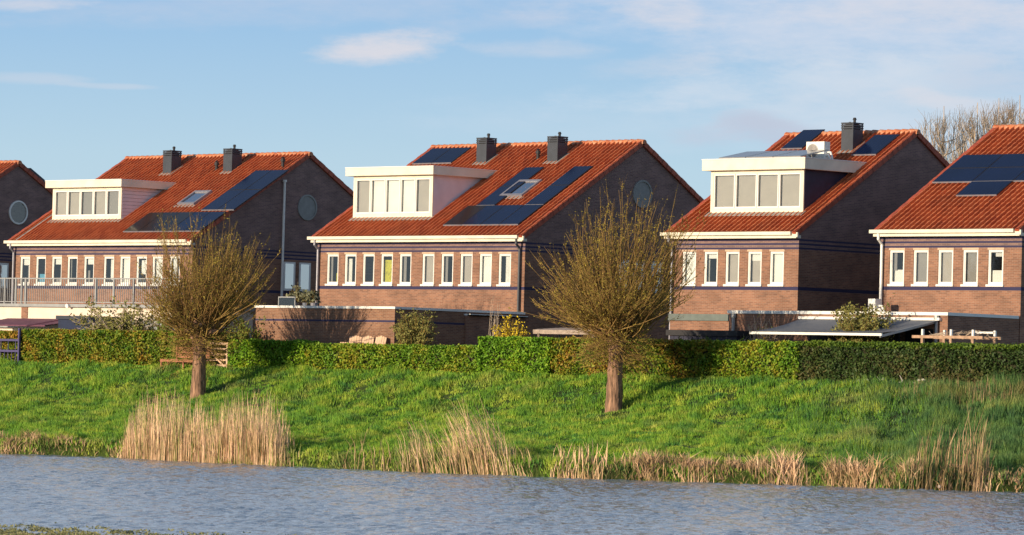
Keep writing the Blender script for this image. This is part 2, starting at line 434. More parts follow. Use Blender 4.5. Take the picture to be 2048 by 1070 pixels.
BL = {'w': 'blind_white', 'b': 'blind_beige', 'g': 'blind_grey', 'u': 'blind_blue', 'y': 'blind_yellow', 'p': 'room'}
def window(root, xc, w, z0, z1, yw, style):
    """frame in the wall opening, with sill, lintel, pane and what hangs behind it"""
    x0, x1 = xc-w/2, xc+w/2
    fr = MB(); ring(fr, x0, x1, z0, z1, yw+.03, yw+.10, .058)
    ring(fr, x0+.058, x1-.058, z0+.058, z1-.058, yw+.05, yw+.09, .032)
    o = fr.build('window', MAT['white2'], root)
    MB().box(x0-.05, x1+.05, yw-.06, yw+.03, z0-.08, z0).build('sill', MAT['white2'], o)
    MB().box(x0-.03, x1+.03, yw-.012, yw+.02, z1, z1+.075).build('lintel', MAT['lintel'], o)
    MB().quad((x0+.08, yw+.07, z0+.08), (x1-.08, yw+.07, z0+.08), (x1-.08, yw+.07, z1-.08), (x0+.08, yw+.07, z1-.08)).build('pane', MAT['glass'], o)
    ww, hh = x1-x0-.15, z1-z0-.15
    for k, (a, b, c, d, mt) in enumerate(style):
        q = MB(); n = 9; yy = yw+.16+.02*k
        for i in range(n):
            xa = x0+.075+ww*(a+(b-a)*i/n); xb = x0+.075+ww*(a+(b-a)*(i+1)/n)
            wv = .018 if mt in 'ywp' and (b-a) < .95 else .004
            ya = yy+wv*math.sin(i*2.1); yb = yy+wv*math.sin((i+1)*2.1)
            q.quad((xa, ya, z0+.075+hh*c), (xb, yb, z0+.075+hh*c), (xb, yb, z0+.075+hh*d), (xa, ya, z0+.075+hh*d))
        q.build('curtain', MAT[BL[mt]], o)
    return o

def round_window(root, x, y, z, r, rim, fill, glass=False):
    mb = MB(); n = 40
    for k in range(n):
        a, b = 2*PI*k/n, 2*PI*(k+1)/n
        for (r0, x0), (r1, x1) in (((r, 0), (r, .06)), ((r, .06), (r-.08, .06)), ((r-.08, .06), (r-.08, .0))):
            mb.quad((x+x0, y+r0*math.cos(a), z+r0*math.sin(a)), (x+x0, y+r0*math.cos(b), z+r0*math.sin(b)),
                    (x+x1, y+r1*math.cos(b), z+r1*math.sin(b)), (x+x1, y+r1*math.cos(a), z+r1*math.sin(a)))
    o = mb.build('round_window', MAT[rim], root)
    d = MB(); d.v = [(x+.02, y+(r-.07)*math.cos(2*PI*k/n), z+(r-.07)*math.sin(2*PI*k/n)) for k in range(n)]; d.f = [tuple(range(n))]
    d.build('pane', MAT[fill], o)

def make_house(x0, y0, Lx, label, wins=(), styles=None, pipe_l=None, pipe_r=None):
    root = empty('brick_house', (x0, y0, GZ), label, 'house', 'brick houses with red tiled roofs')
    yw = .2; x_a, x_b = .08, Lx-.08; zw = ZE-.02
    holes = [(xc-ww/2, xc+ww/2, 3.80, 5.08) for xc, ww in wins]
    mb = MB()
    for a, b, c, d in cells(x_a, x_b, 0, zw, holes): mb.quad((a, yw, c), (b, yw, c), (b, yw, d), (a, yw, d))
    for a, b, c, d in holes:
        y1 = yw+.13
        mb.quad((a, yw, c), (a, yw, d), (a, y1, d), (a, y1, c)); mb.quad((b, yw, d), (b, yw, c), (b, y1, c), (b, y1, d))
        mb.quad((a, yw, d), (b, yw, d), (b, y1, d), (a, y1, d)); mb.quad((a, yw, c), (a, y1, c), (b, y1, c), (b, yw, c))
    yb_ = 2*D-.2
    for x in (x_a, x_b):
        top = [(x, yb_, ZE+SL*.2-.03), (x, D, ZR-.03), (x, yw, ZE+SL*.2-.03)]
        pts = [(x, yw, 0), (x, yb_, 0)] + top
        mb.quad(*(pts if x == x_b else pts[::-1]))
    mb.quad((x_b, yb_, 0), (x_a, yb_, 0), (x_a, yb_, ZE), (x_b, yb_, ZE))
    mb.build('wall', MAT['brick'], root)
    for (xc, ww), s in zip(wins, styles or [()]*len(wins)): window(root, xc, ww, 3.80, 5.08, yw, s)
    rf = tiles(Lx, -.12, D).build('roof', MAT['tile'], root)
    bk = MB(); roof_box(bk, 0, Lx, -.15, D, -.02, .03, True); bk.build('back_slope', MAT['tile'], rf)
    rd = MB(); n = int(Lx/.36)
    for i in range(n):
        xa = -.04+(Lx+.08)*i/n; xb = xa+(Lx+.08)/n+.05
        pa = [(xa, D+.15*math.cos(t)*1.05, ZR-.03+.17*math.sin(t)) for t in np.linspace(-.3, PI+.3, 9)]
        pb = [(xb, D+.125*math.cos(t)*1.05, ZR-.05+.15*math.sin(t)) for t in np.linspace(-.3, PI+.3, 9)]
        for k in range(8): rd.quad(pa[k], pa[k+1], pb[k+1], pb[k])
        rd.quad(*pa)
        if i == n-1: rd.quad(*pb[::-1])
    rd.build('ridge', MAT['ridge'], rf)
    for a, b in ((-.03, .15), (Lx-.15, Lx+.03)):
        vg = MB()
        for back in (False, True):
            for k in range(24):
                ya = -.13+(D+.10)*k/24; yb = ya+(D+.10)/24+.015
                roof_box(vg, a, b, ya, yb, -.13 if k % 2 else -.128, .068+(.012 if k % 2 else 0), back)
        vg.build('verge', MAT['verge'], rf)
    gt = MB(); gt.box(-.16, Lx-.18, -.22, -.02, ZE-.13, ZE+.0); gt.box(-.05, Lx+.02, -.10, .19, ZE-.25, ZE-.135)
    gt.box(Lx-.17, Lx+.10, -.12, -.03, ZE-.21, ZE-.03)
    gt.build('gutter', MAT['white'], root)
    for p, mt in ((pipe_l, .22), (pipe_r, Lx-.30)):
        if p:
            dm, zb = p; q = MB(); q.tube([(mt, -.12, ZE-.12), (mt, -.12, ZE-.35), (mt, .10, ZE-.55), (mt, .10, zb)], .055, 8)
            q.build('downpipe', MAT[dm], root)
    return root
def house_uv(h, u, v):
    """photo pixel -> (x, y) local on the front roof slope"""
    x0, y0, z0 = h.location; d = ray(u, v)
    t = (z0+ZE - SL*y0 - CZ)/(d.z - SL*d.y)
    return d.x*t - x0, d.y*t - y0
def facade_x(h, u, v=545, yy=.2):
    p = on_y(u, v, h.location[1]+yy); return p.x - h.location[0]

def chimney(h, u, v, hh=1.22, w=.60):
    x, y = house_uv(h, u, v); z = ZE+SL*y
    b = MB(); b.box(x, x+w, y, y+.62, z-.05, z+hh*.74); o = b.build('chimney', MAT['chim'], h)
    c = MB()
    for k in range(3):
        zz = z+hh*(.765+.075*k); c.box(x-.015, x+w+.015, y-.015, y+.635, zz, zz+.055)
    for a in (x, x+w-.05):
        for d in (y, y+.57): c.box(a, a+.05, d, d+.05, z+hh*.74, z+hh*.95)
    c.build('cowl', MAT['chim'], o)
    MB().box(x+.06, x+w-.06, y+.06, y+.56, z+hh*.74, z+hh*.90).build('flue_core', MAT['black'], o)
    p = MB(); p.tube([(x+.42, y+.30, z+hh*.85), (x+.42, y+.30, z+hh*1.05)], .055, 8); p.tube([(x+.42, y+.30, z+hh*1.05), (x+.42, y+.30, z+hh*1.12)], [.085, .05], 8)
    p.tube([(x+.18, y+.30, z+hh*.85), (x+.18, y+.30, z+hh*.99)], .045, 8)
    p.build('flue_pipe', MAT['black'], o)
    f = MB(); roof_box(f, x-.10, x+w+.10, y-.14, y+.70, .06, .075); f.build('flashing', MAT['lead'], o)
def vent(h, u, v):
    x, y = house_uv(h, u, v); z = ZE+SL*y; m_ = MB()
    m_.tube([(x, y, z-.05), (x, y, z+.30)], .075, 8); m_.tube([(x, y, z+.30), (x, y, z+.44)], [.12, .10], 8); m_.tube([(x, y, z+.47), (x, y, z+.52)], [.11, .03], 8)
    m_.tube([(x, y, z+.44), (x, y, z+.47)], .04, 6)
    m_.build('roof_vent', MAT['black'], h)
def panels(h, u, v, nx_, ny_, w, hgt, mat='panel', dx=0, dy=0, dark=()):
    x, y = house_uv(h, u, v); x += dx; y += dy; hy = hgt*cp
    for j in range(ny_):
        for i in range(nx_):
            a = x+i*w; b = y+j*hy
            fr = MB(); roof_box(fr, a+.01, a+w-.01, b+.01, b+hy-.01, .10, .14)
            o = fr.build('solar_panel', MAT['steel'] if mat == 'x' else MAT['black'], h)
            ce = MB(); roof_box(ce, a+.028, a+w-.028, b+.024, b+hy-.03, .141, .144)
            ce.build('cells', MAT['panel_dark' if (i, j) in dark else mat], o)
            if j == 0:
                e = MB(); roof_box(e, a+.012, a+w-.012, b-.012, b+.006, .09, .147); e.build('rail', MAT['zinc'], o)
    return x, y
def skylight(h, u, v, w, hgt):
    x, y = house_uv(h, u, v); hy = hgt*cp; f = MB()
    for a, b, c, d in ((x, x+w, y, y+.12), (x, x+w, y+hy-.12, y+hy), (x, x+.1, y+.12, y+hy-.12), (x+w-.1, x+w, y+.12, y+hy-.12)): roof_box(f, a, b, c, d, .02, .16)
    o = f.build('skylight', MAT['zinc'], h)
    g_ = MB(); roof_box(g_, x+.1, x+w-.1, y+.12, y+hy-.12, .09, .11); g_.build('pane', MAT['roofglass'], o)
    r_ = MB(); roof_box(r_, x+.1, x+w-.1, y+.12, y+hy-.12, .061, .075); r_.build('blind', MAT['blind_white'], o)
    s_ = MB(); roof_box(s_, x-.12, x+w+.12, y-.16, y-.005, .066, .075); s_.build('flashing', MAT['lead'], o)
def dormer(h, u0, u1, vb, vt, slab, npane, styles, side, margin=.14, boards=True, rails=True):
    """flat roofed dormer: u0,u1 front corners at bottom row vb, ztop local height of face, slab thickness"""
    xa, ya = house_uv(h, u0, vb+2); xb, yb2 = house_uv(h, u1, vb); yf = (ya+yb2)/2 - .12
    xa = on_y(u0, vb, h.location[1]+yf).x - h.location[0]; xb = on_y(u1, vb, h.location[1]+yf).x - h.location[0]
    zb = ZE+SL*(yf)+.10; ztop = on_y((u0+u1)/2, vt, h.location[1]+yf).z-GZ
    yend = lambda z: (z-ZE)/SL
    W_ = xb-xa; w0 = xa+margin; w1 = xb-margin; wz0 = zb+.16; wz1 = ztop-.14
    pw = (w1-w0)/npane
    holes = [(w0+i*pw+.0, w0+(i+1)*pw, wz0, wz1) for i in range(npane)]
    fm = MB()
    for a, b, c, d in cells(xa, xb, zb-.05, ztop, [(w0, w1, wz0, wz1)]): fm.box(a, b, yf, yf+.06, c, d)
    o = fm.build('dormer', MAT['white'], h)
    for x, sgn in ((xa, -1), (xb, 1)):
        sm_ = MB()
        n = 9 if boards else 1; z_lo = zb
        for k in range(n):
            za = z_lo+(ztop-z_lo)*k/n; z2 = z_lo+(ztop-z_lo)*(k+1)/n - (.012 if boards else 0)
            x1_ = x-.03*sgn; e = .012*sgn*(1 if boards else .5)
            P = [(x1_, yf+.03, za), (x+e, yf+.06, za), (x+e, yend(za)+.1, za), (x1_, yend(za)+.1, za),
                 (x1_, yf+.03, z2), (x-e*0, yf+.06, z2), (x-e*0, yend(z2)+.1, z2), (x1_, yend(z2)+.1, z2)]
            sm_.hexa(P)
        sm_.build('side_cladding', MAT[side], o)
    bk = MB(); bk.box(xa+.05, xb-.05, yf+.9, yf+.95, zb-.1, ztop); bk.build('inner_wall', MAT['room'], o)
    rs = MB(); ov = .26; z1 = ztop+slab
    yq = yend(z1)
    rs.hexa([(xa-ov, yf-ov, ztop), (xb+ov, yf-ov, ztop), (xb+ov, yend(ztop)+.1, ztop), (xa-ov, yend(ztop)+.1, ztop),
             (xa-ov, yf-ov, z1), (xb+ov, yf-ov, z1), (xb+ov, yq+.1, z1), (xa-ov, yq+.1, z1)])
    rs.build('flat_roof', MAT['white'], o)
    tr = MB(); tr.box(xa-ov-.02, xb+ov+.02, yf-ov-.02, yf-ov+.04, z1+.002, z1+.035); tr.box(xb+ov-.04, xb+ov+.02, yf-ov+.04, yq-.1, z1+.002, z1+.035)
    tr.build('roof_trim', MAT['white2'], o)
    fl = MB(); roof_box(fl, xa-.1, xb+.1, yf-.20, yf+.1, .062, .078); fl.build('flashing', MAT['lead'], o)
    for (a, b, c, d), s in zip(holes, styles):
        f = MB(); ring(f, a+.012, b-.012, c, d, yf+.005, yf+.075, .055)
        f.build('window_frame', MAT['white2'], o)
        MB().quad((a+.06, yf+.05, c+.05), (b-.06, yf+.05, c+.05), (b-.06, yf+.05, d-.05), (a+.06, yf+.05, d-.05)).build('pane', MAT['glass'], o)
        for k, (p, q, r, t, mt) in enumerate(s):
            wv, hv = b-a-.12, d-c-.1; yy = yf+.13+.02*k; cm = MB()
            cm.quad((a+.06+wv*p, yy, c+.05+hv*r), (a+.06+wv*q, yy, c+.05+hv*r), (a+.06+wv*q, yy, c+.05+hv*t), (a+.06+wv*p, yy, c+.05+hv*t))
            cm.build('curtain', MAT[BL[mt]], o)
    return dict(xa=xa, xb=xb, yf=yf, z1=z1, yq=yq, o=o)

full = lambda k: [(0, 1, 0, 1, k)]
# --- house behind the left edge
pA = (-158.30, 130.43); pB = (-135.60, 128.65); pC = (-113.84, 127.264); pD = (-102.55, 126.44)
LA, LBh, LC, LD = 12.85, 12.6, 6.746, 6.784
# apex at photo (38, 325): height ZR above the garden
d0 = ray(38, 325); t0 = (GZ+ZR-CZ)/d0.z; ax, ay = d0.x*t0, d0.y*t0
H0 = make_house(ax-LA, ay-D, LA, 'brick house cut off by the left edge, its gable showing a white-rimmed round window')
zr0 = on_x(36, 425, ax-.08); round_window(H0, LA-.08, zr0.y-(ay-D), zr0.z-GZ, .60, 'white2', 'glass')
pz = on_x(6, 525, ax-.08)
f_ = MB(); yv = pz.y-(ay-D); f_.box(LA-.07, LA-.02, yv-.4, yv+.32, 3.8, 5.05); o = f_.build('window', MAT['white2'], H0)
MB().box(LA-.02, LA-.012, yv-.3, yv+.22, 3.9, 4.95).build('pane', MAT['roofglass'], o)
bb = MB(); roof_box(bb, LA-1.2, LA-.05, D-2.4, D-.7, .06, .22, True); bb.build('raised_ridge_box', MAT['chim'], H0)

# --- house A
HA = make_house(*pA, LA, 'two-chimney brick house behind the railed balcony, with a cream dormer and pinkish side boards', pipe_l=('zinc', .5))
HA_w = [49.6, 81.3, 113, 144.4, 177.5, 217.3, 249.6, 282.7, 314.6, 348.6]
def redo_house(h, us, ww, styles, pl, pr, Lx):
    """replace the plain shell with one that has window openings"""
    pass
for o in list(HA.children_recursive): bpy.data.objects.remove(o)
bpy.data.objects.remove(HA)
class _P:  # light stand-in to convert pixels before the house exists
    def __init__(s, p): s.location = (p[0], p[1], GZ)
wx = lambda p, us: [(facade_x(_P(p), u), .70) for u in us]
sA = [[(0, 1, .72, 1, 'w'), (.55, 1, 0, .7, 'g')], [(0, 1, 0, .35, 'u')], [(0, 1, .75, 1, 'w'), (0, 1, 0, .2, 'g')], [(0, .12, 0, 1, 'w')], [(0, 1, .75, 1, 'w'), (0, .3, 0, .5, 'g')],
      [(.45, 1, .12, .95, 'w')], full('w'), [(.2, 1, .35, .92, 'w')], full('w'), [(0, .5, 0, 1, 'w')]]
HA = make_house(*pA, LA, 'two-chimney brick house behind the railed balcony, with a cream dormer and pinkish side boards', wx(pA, HA_w), sA, ('zinc', .5), None)
chimney(HA, 325.3, 350); chimney(HA, 445.9, 347); vent(HA, 433, 343); vent(HA, 565.4, 336)
b5 = [full('g'), full('b'), full('g'), full('b'), full('g')]
dA = dormer(HA, 104.3, 241.7, 438.6, 375.0, .32, 5, [full('b'), [(0, 1, 0, 1, 'b'), (.3, .75, 0, 1, 'w')], full('g'), full('b'), full('g')], 'clad')
skylight(HA, 356, 413, 1.15, 1.30)
panels(HA, 404, 425, 2, 2, 1.12, 1.95)
panels(HA, 248, 468, 5, 1, 1.06, 1.85, dark=((0, 0), (1, 0), (2, 0)))  # three panels carry the tree reflection as darker cell colour
# verge flashing strip on the left roof edge
fl = MB(); roof_box(fl, .55, .66, -.05, 2.6, .07, .085); fl.build('lead_strip', MAT['lead'], HA)
# gable of A: frosted disc, two windows, tall flue pipe
xg = pA[0]+LA-.08
q = on_x(614, 415, xg); round_window(HA, LA-.08, q.y-pA[1], q.z-GZ, .60, 'disc', 'disc')
for u in (577.5, 608.5):
    q = on_x(u, 553, xg); yv = q.y-pA[1]
    f_ = MB(); f_.box(LA-.07, LA-.03, yv-.36, yv+.36, 3.72, 5.05); o = f_.build('window', MAT['white2'], HA)
    MB().box(LA-.03, LA-.022, yv-.28, yv+.24, 3.82, 4.97).build('pane', MAT['roofglass'], o)
q0 = on_x(569.5, 364, xg+.12); q1 = on_x(565, 604, xg+.12)
f_ = MB(); f_.tube([(LA+.04, q0.y-pA[1], q1.z-GZ-.5), (LA+.04, q0.y-pA[1], q0.z-GZ)], .055, 8); f_.tube([(LA+.04, q0.y-pA[1], q0.z-GZ), (LA+.04, q0.y-pA[1], q0.z-GZ+.1)], .10, 8)
f_.build('flue_pipe', MAT['white2'], HA)

# --- house B
sB = [[(.0, .25, 0, 1, 'g'), (.6, 1, 0, .35, 'y')], [(0, .42, 0, .9, 'w'), (.72, 1, 0, .9, 'w')], [(.72, 1, 0, .8, 'b')], [(0, 1, 0, .85, 'y')], [(0, .35, 0, 1, 'g'), (.8, 1, 0, 1, 'g')],
      full('b'), [(0, .30, 0, 1, 'g')], full('b'), full('w'), [(.35, .8, 0, 1, 'w')]]
HBo = make_house(*pB, LBh, 'two-chimney brick house with white dormer and an L of solar panels round a skylight',
                 wx(pB, [665, 700.5, 736.7, 773.2, 810.3, 856, 894.1, 932.3, 970.7, 1009.1]), sB, ('zinc', .5), ('chim', .5))
chimney(HBo, 952.3, 329); chimney(HBo, 1094, 327); vent(HBo, 1075.8, 321.5)
dB = dormer(HBo, 705.7, 864, 434.4, 351.0, .34, 5, [full('b'), full('w'), full('w'), full('w'), full('b')], 'clad', boards=False)
skylight(HBo, 1001, 397, 1.30, 1.42)
xq, yq_ = panels(HBo, 888, 455.5, 4, 1, 1.10, 1.74, dark=((0, 0),))  # first panel's dark reflection painted into its cells
panels(HBo, 888, 455.5, 1, 2, 1.10, 1.74, dx=.45, dy=1.75*cp)
panels(HBo, 888, 455.5, 1, 2, 1.10, 1.74, dx=3.3, dy=1.75*cp)
panels(HBo, 826, 332.5, 2, 1, 1.22, 1.45)
xg = pB[0]+LBh-.08
q = on_x(1284, 388, xg); round_window(HBo, LBh-.08, q.y-pB[1], q.z-GZ, .60, 'disc', 'disc')
for u in (1245, 1276, 1312):
    q = on_x(u, 550, xg); yv = q.y-pB[1]
    f_ = MB(); f_.box(LBh-.07, LBh-.03, yv-.36, yv+.36, 3.72, 5.05); o = f_.build('window', MAT['white2'], HBo)
    MB().box(LBh-.03, LBh-.022, yv-.28, yv+.24, 3.82, 4.97).build('pane', MAT['roofglass'], o)

# --- house C
sC = [full('w'), [(0, 1, .83, 1, 'w'), (0, .15, 0, .8, 'w')], [(0, 1, 0, 1, 'b'), (0, 1, 0, .18, 'w')], [(0, 1, .75, 1, 'w'), (0, 1, 0, .75, 'b')], full('w')]
HC = make_house(*pC, LC, 'one-chimney brick house with a white four-pane dormer with dark blue sides',
                wx(pC, [1377.8, 1421.3, 1464.2, 1508.8, 1553.2]), sC, ('zinc', .5), None)
chimney(HC, 1681.9, 306, 1.27)
dC = dormer(HC, 1420.5, 1606, 424.7, 340.0, .42, 4, [full('b'), [(0, 1, 0, 1, 'b'), (.2, .8, 0, .22, 'w')], full('b'), [(0, 1, 0, 1, 'b'), (.6, 1, 0, .6, 'w')]], 'dark_clad', boards=False)
panels(HC, 1563, 303, 1, 1, 1.15, 1.65); panels(HC, 1704, 315.5, 1, 1, 1.28, 1.72)
# tilted panels on the dormer roof
xm = dC['xa']+.0
for i in range(3):
    a = xm+.25+i*1.42; z = dC['z1']+.05; y = dC['yf']+.15
    P = [(a, y, z+.02), (a+1.38, y, z+.02), (a+1.38, y+1.7, z+.36), (a, y+1.7, z+.36)]
    o = MB().hexa([Vector(p) for p in P] + [Vector(p)+Vector((0, -.01, .04)) for p in P]).build('solar_panel', MAT['steel'], HC)
    P2 = [Vector(p)+Vector((0, -.011, .042)) for p in P]; c = sum(P2, Vector())/4
    MB().quad(*[c+(p-c)*.965 for p in P2]).build('cells', MAT['panel'], o)

# --- house D
sD = [[(0, .3, .4, 1, 'g'), (.78, 1, .4, 1, 'g'), (0, 1, .0, .42, 'w')], [(0, 1, 0, 1, 'g'), (0, 1, 0, .3, 'w')], [(0, 1, 0, 1, 'b'), (0, 1, 0, .4, 'w')], [(0, 1, 0, 1, 'g'), (0, 1, 0, .38, 'w')], [(0, 1, 0, .4, 'w'), (.25, .8, .85, 1, 'w')]]
HD = make_house(*pD, LD, 'brick house cut by the right edge, with dark solar panels and a white downpipe',
                wx(pD, [1793.3, 1841.2, 1890.7, 1940.4, 1990.9]), sD, ('white2', 2.3), None)
x3, y3 = house_uv(HD, 1908.5, 401.4); x2, y2 = house_uv(HD, 1866, 370.5)
hr = 1.12
panels(HD, 1866, 370.5, 3, 2, 1.93, hr); panels(HD, 1866, 370.5, 1, 1, 1.93, hr, dx=x3-x2, dy=-hr*cp-.0)

# ------------------------------------------------------------------ annexes
def annex(name, label, x0, x1, y0, y1, z1, mat, coping=.10, group=None):
    r = empty(name, (x0, y0, GZ), label, 'annex', group)
    w = MB(); Lx, Ly = x1-x0, y1-y0
    w.box(0, Lx, 0, Ly, -.1, z1); w.build('wall', MAT[mat], r)
    c = MB(); c.box(-.05, Lx+.05, -.05, .12, z1+.003, z1+coping); c.box(-.05, .12, .12, Ly, z1+.003, z1+coping); c.box(Lx-.12, Lx+.05, .12, Ly, z1+.003, z1+coping)
    c.build('coping', MAT['white2'], r)
    f = MB(); f.box(.12, Lx-.12, .12, Ly, z1+.003, z1+.04); f.build('roof_felt', MAT['felt'], r)
    return r
# annex of B (brick garage-like wing)
yB1 = 121.3; aL = on_y(512, 613, yB1); aR = on_y(790, 617, yB1)
ANB = annex('flat_annex', 'flat-roofed brick annex with a thin blue course and white coping, tree shadow on it', aL.x, aR.x, yB1, pB[1]+.17, aL.z-GZ-.05, 'annex_brick')
# right hand lower dark wing of B
ANB2 = annex('side_shed', 'dark low side shed under house with L of solar panels, behind the yellow shrub', aR.x+.08, pB[0]+LBh-.05, 125.3, pB[1]+.17, 2.42, 'plain_brick', .07)
# annex A with balcony
yA1 = 125.8; q = on_y(345, 610, yA1); q0 = on_y(-60, 608, yA1)
zb_ = q.z-GZ
ANA = empty('flat_annex', (q0.x, yA1, GZ), 'white rendered flat annex carrying the grey railed balcony', 'annex')
w = MB(); w.box(0, q.x-q0.x, 0, pA[1]+.17-yA1, 0, zb_-.14); w.build('wall', MAT['dwhite'], ANA)
w = MB(); w.box(-.1, q.x-q0.x+.1, -.15, pA[1]+.17-yA1, zb_-.137, zb_); w.build('balcony_floor', MAT['steel'], ANA)
bx = on_y(50, 620, yA1); w = MB(); w.box(bx.x-q0.x-.22, bx.x-q0.x+.22, -.03, .05, zb_-.66, zb_-.15); w.build('brick_pier', MAT['plain_brick'], ANA)
w = MB(); w.box(0, q.x-q0.x, -.25, -.003, 1.66, 2.02); w.build('fascia', MAT['steel'], ANA)
lp = on_y(136, 611, yA1-.2); w = MB(); w.tube([(lp.x-q0.x, -.03, lp.z-GZ), (lp.x-q0.x, -.28, lp.z-GZ-.02)], [.07, .10], 8); w.build('wall_lamp', MAT['white2'], ANA)
# railing
RL = empty('balcony_railing', (q0.x, yA1-.08, GZ+zb_), 'grey steel balcony railing with thin upright bars, in front of the left windows', 'railing')
LR = q.x-q0.x; rh = 1.17
r_ = MB(); r_.box(0, LR, -.03, .03, rh-.05, rh); r_.box(0, LR, -.02, .02, .06, .10); r_.box(LR-.05, LR, .03, 4.2, rh-.05, rh-.003); r_.box(LR-.04, LR-.01, .03, 4.2, .06, .10); r_.build('rails', MAT['steel'], RL)
for u in (10, 32, 44, 52, 192, 228, 268, 335):
    xx = on_y(u, 580, yA1-.08).x-q0.x; w_ = .09 if u in (192, 228, 52, 32) else .06
    r_ = MB(); r_.box(xx-w_/2, xx+w_/2, -.04, .031, .0, rh+.01); r_.build('post', MAT['steel'], RL)
b_ = MB(); n = int(LR/.13)
for i in range(n):
    xx = .05+i*.13; b_.box(xx-.011, xx+.011, -.011, .011, .10, rh-.05)
for i in range(30): b_.box(LR-.036, LR-.014, .1+i*.13, .122+i*.13, .10, rh-.05)
b_.build('bars', MAT['steel'], RL)
# awnings under the balcony
yv = 124.0; a = on_y(-40, 640, yv); b = on_y(90, 640, yv); zt = on_y(50, 639.5, yv).z; zb2 = on_y(50, 652.5, yv).z
o = MB().hexa([(a.x, yv, zb2), (b.x, yv, zb2), (b.x, yv+1.6, zt+.03), (a.x, yv+1.6, zt+.03), (a.x, yv, zb2+.06), (b.x, yv, zb2+.06), (b.x+1.2, yv+1.6, zt+.09), (a.x, yv+1.6, zt+.09)]).build('awning', MAT['maroon'])
tag(o, 'maroon canvas awning sloping down at the left edge under the balcony', 'awning'); awA = o
a = on_y(52, 652, 122.8); b = on_y(118, 640, 124.2)
o = MB().beam((a.x, 122.8, a.z), (b.x, 124.2, b.z), .16, .05).build('awning_arm', MAT['maroon'], awA)
cv = empty('canopy', (on_y(116, 660, 124.0).x, 124.0, GZ), 'navy blue canopy box beside the maroon awning, above the orange hedge', 'canopy')
w = on_y(184, 660, 124).x-cv.location.x; z1_ = on_y(150, 631.5, 124).z-GZ; z0_ = on_y(150, 655, 124).z-GZ
MB().box(0, w, 0, 1.6, z0_-.3, z1_-.16).build('valance', MAT['navy'], cv)
MB().box(-.08, w-.1, -.08, 1.6, z1_-.157, z1_).build('roof_edge', MAT['chim'], cv)
o = MB(); a = on_y(184, 656, 122.5); b = on_y(236, 656, 122.5); z_ = on_y(200, 647, 122.5).z
o.box(a.x, b.x, 122.5, 124, z_-.18, z_); tag(o.build('low_shed_roof', MAT['lead']), 'low grey shed roof edge beside the navy canopy', 'roof edge')

# annex of C and D
yC1 = 122.4; aL = on_y(1459, 621, yC1); aR = on_y(1896, 624, yC1)
Lx = aR.x-aL.x; z1 = (aL.z+aR.z)/2-GZ
ANC = empty('flat_annex', (aL.x, yC1, GZ), 'long flat brick annex with white edge and grey awning, between the two right houses', 'annex')
w = MB(); hl = [(1.1, 6.9, -.1, 1.9), (7.5, 8.6, -.1, 1.75)]
w.box(0, Lx, .0, pD[1]+.17-yC1, -.1, z1-.12); w.build('wall', MAT['plain_brick'], ANC)
w = MB(); w.box(-.06, Lx+.04, -.06, .16, z1-.117, z1); w.box(Lx-.10, Lx+.04, .16, pD[1]+.1-yC1, z1-.117, z1-.005); w.box(-.06, .1, .16, pD[1]+.1-yC1, z1-.117, z1-.005); w.build('coping', MAT['white2'], ANC)
w = MB(); w.box(.1, Lx-.1, .16, pD[1]+.17-yC1, z1-.117, z1-.07); w.build('roof_felt', MAT['felt'], ANC)
for u in (1470, 1876):
    x = on_y(u, 640, yC1).x-aL.x; w = MB(); w.tube([(x, -.09, z1-.12), (x, -.09, 0)], .06, 8); w.tube([(x, -.09, z1-.12), (x, -.09, z1-.27)], .10, 8); w.build('downpipe', MAT['steel'], ANC)
# awning
y_b = yC1-.10; y_f = yC1-3.0
b0 = on_y(1600, 638, y_b); b1 = on_y(1876, 641, y_b)
f0 = on_y(1494, 666.5, y_f); f1 = on_y(1760, 668, y_f)
zf = (f0.z+f1.z)/2+.06
AW = MB(); P = [(f0.x+.25, y_f, zf), (f1.x, y_f, zf), (b1.x, y_b, b1.z), (b0.x, y_b, b0.z)]
for i in range(12):
    a, b = i/12, (i+1)/12; lp_ = lambda p, q, t: Vector(p)+(Vector(q)-Vector(p))*t
    sag = lambda t: Vector((0, 0, -.07*math.sin(PI*t)))
    for j in range(8):
        c, d = j/8, (j+1)/8
        pt = lambda s, t: lp_(lp_(P[0], P[1], s), lp_(P[3], P[2], s), t) - aL*1 + Vector((0, 0, aL.z-GZ)) + sag(t)
        AW.quad(pt(a, c), pt(b, c), pt(b, d), pt(a, d))
awo = AW.build('awning', MAT['awning'], ANC)
w = MB(); w.beam(Vector((f0.x+.15, y_f, zf-.06))-Vector((aL.x, yC1, GZ)), Vector((f1.x+.1, y_f, zf-.06))-Vector((aL.x, yC1, GZ)), .08, .09); w.build('front_bar', MAT['white2'], awo)
w = MB(); w.box(b0.x-aL.x-.05, b1.x-aL.x+.1, -.16, -.003, b0.z-GZ+.0, b0.z-GZ+.10); w.build('cassette', MAT['white2'], awo)
w = MB()
for xx in (b1.x-.15,):
    w.beam(Vector((xx, y_b, b0.z-.06))-Vector((aL.x, yC1, GZ)), Vector((f1.x, y_f, zf-.12))-Vector((aL.x, yC1, GZ)), .06, .09)
w.build('folding_arm', MAT['steel'], awo)
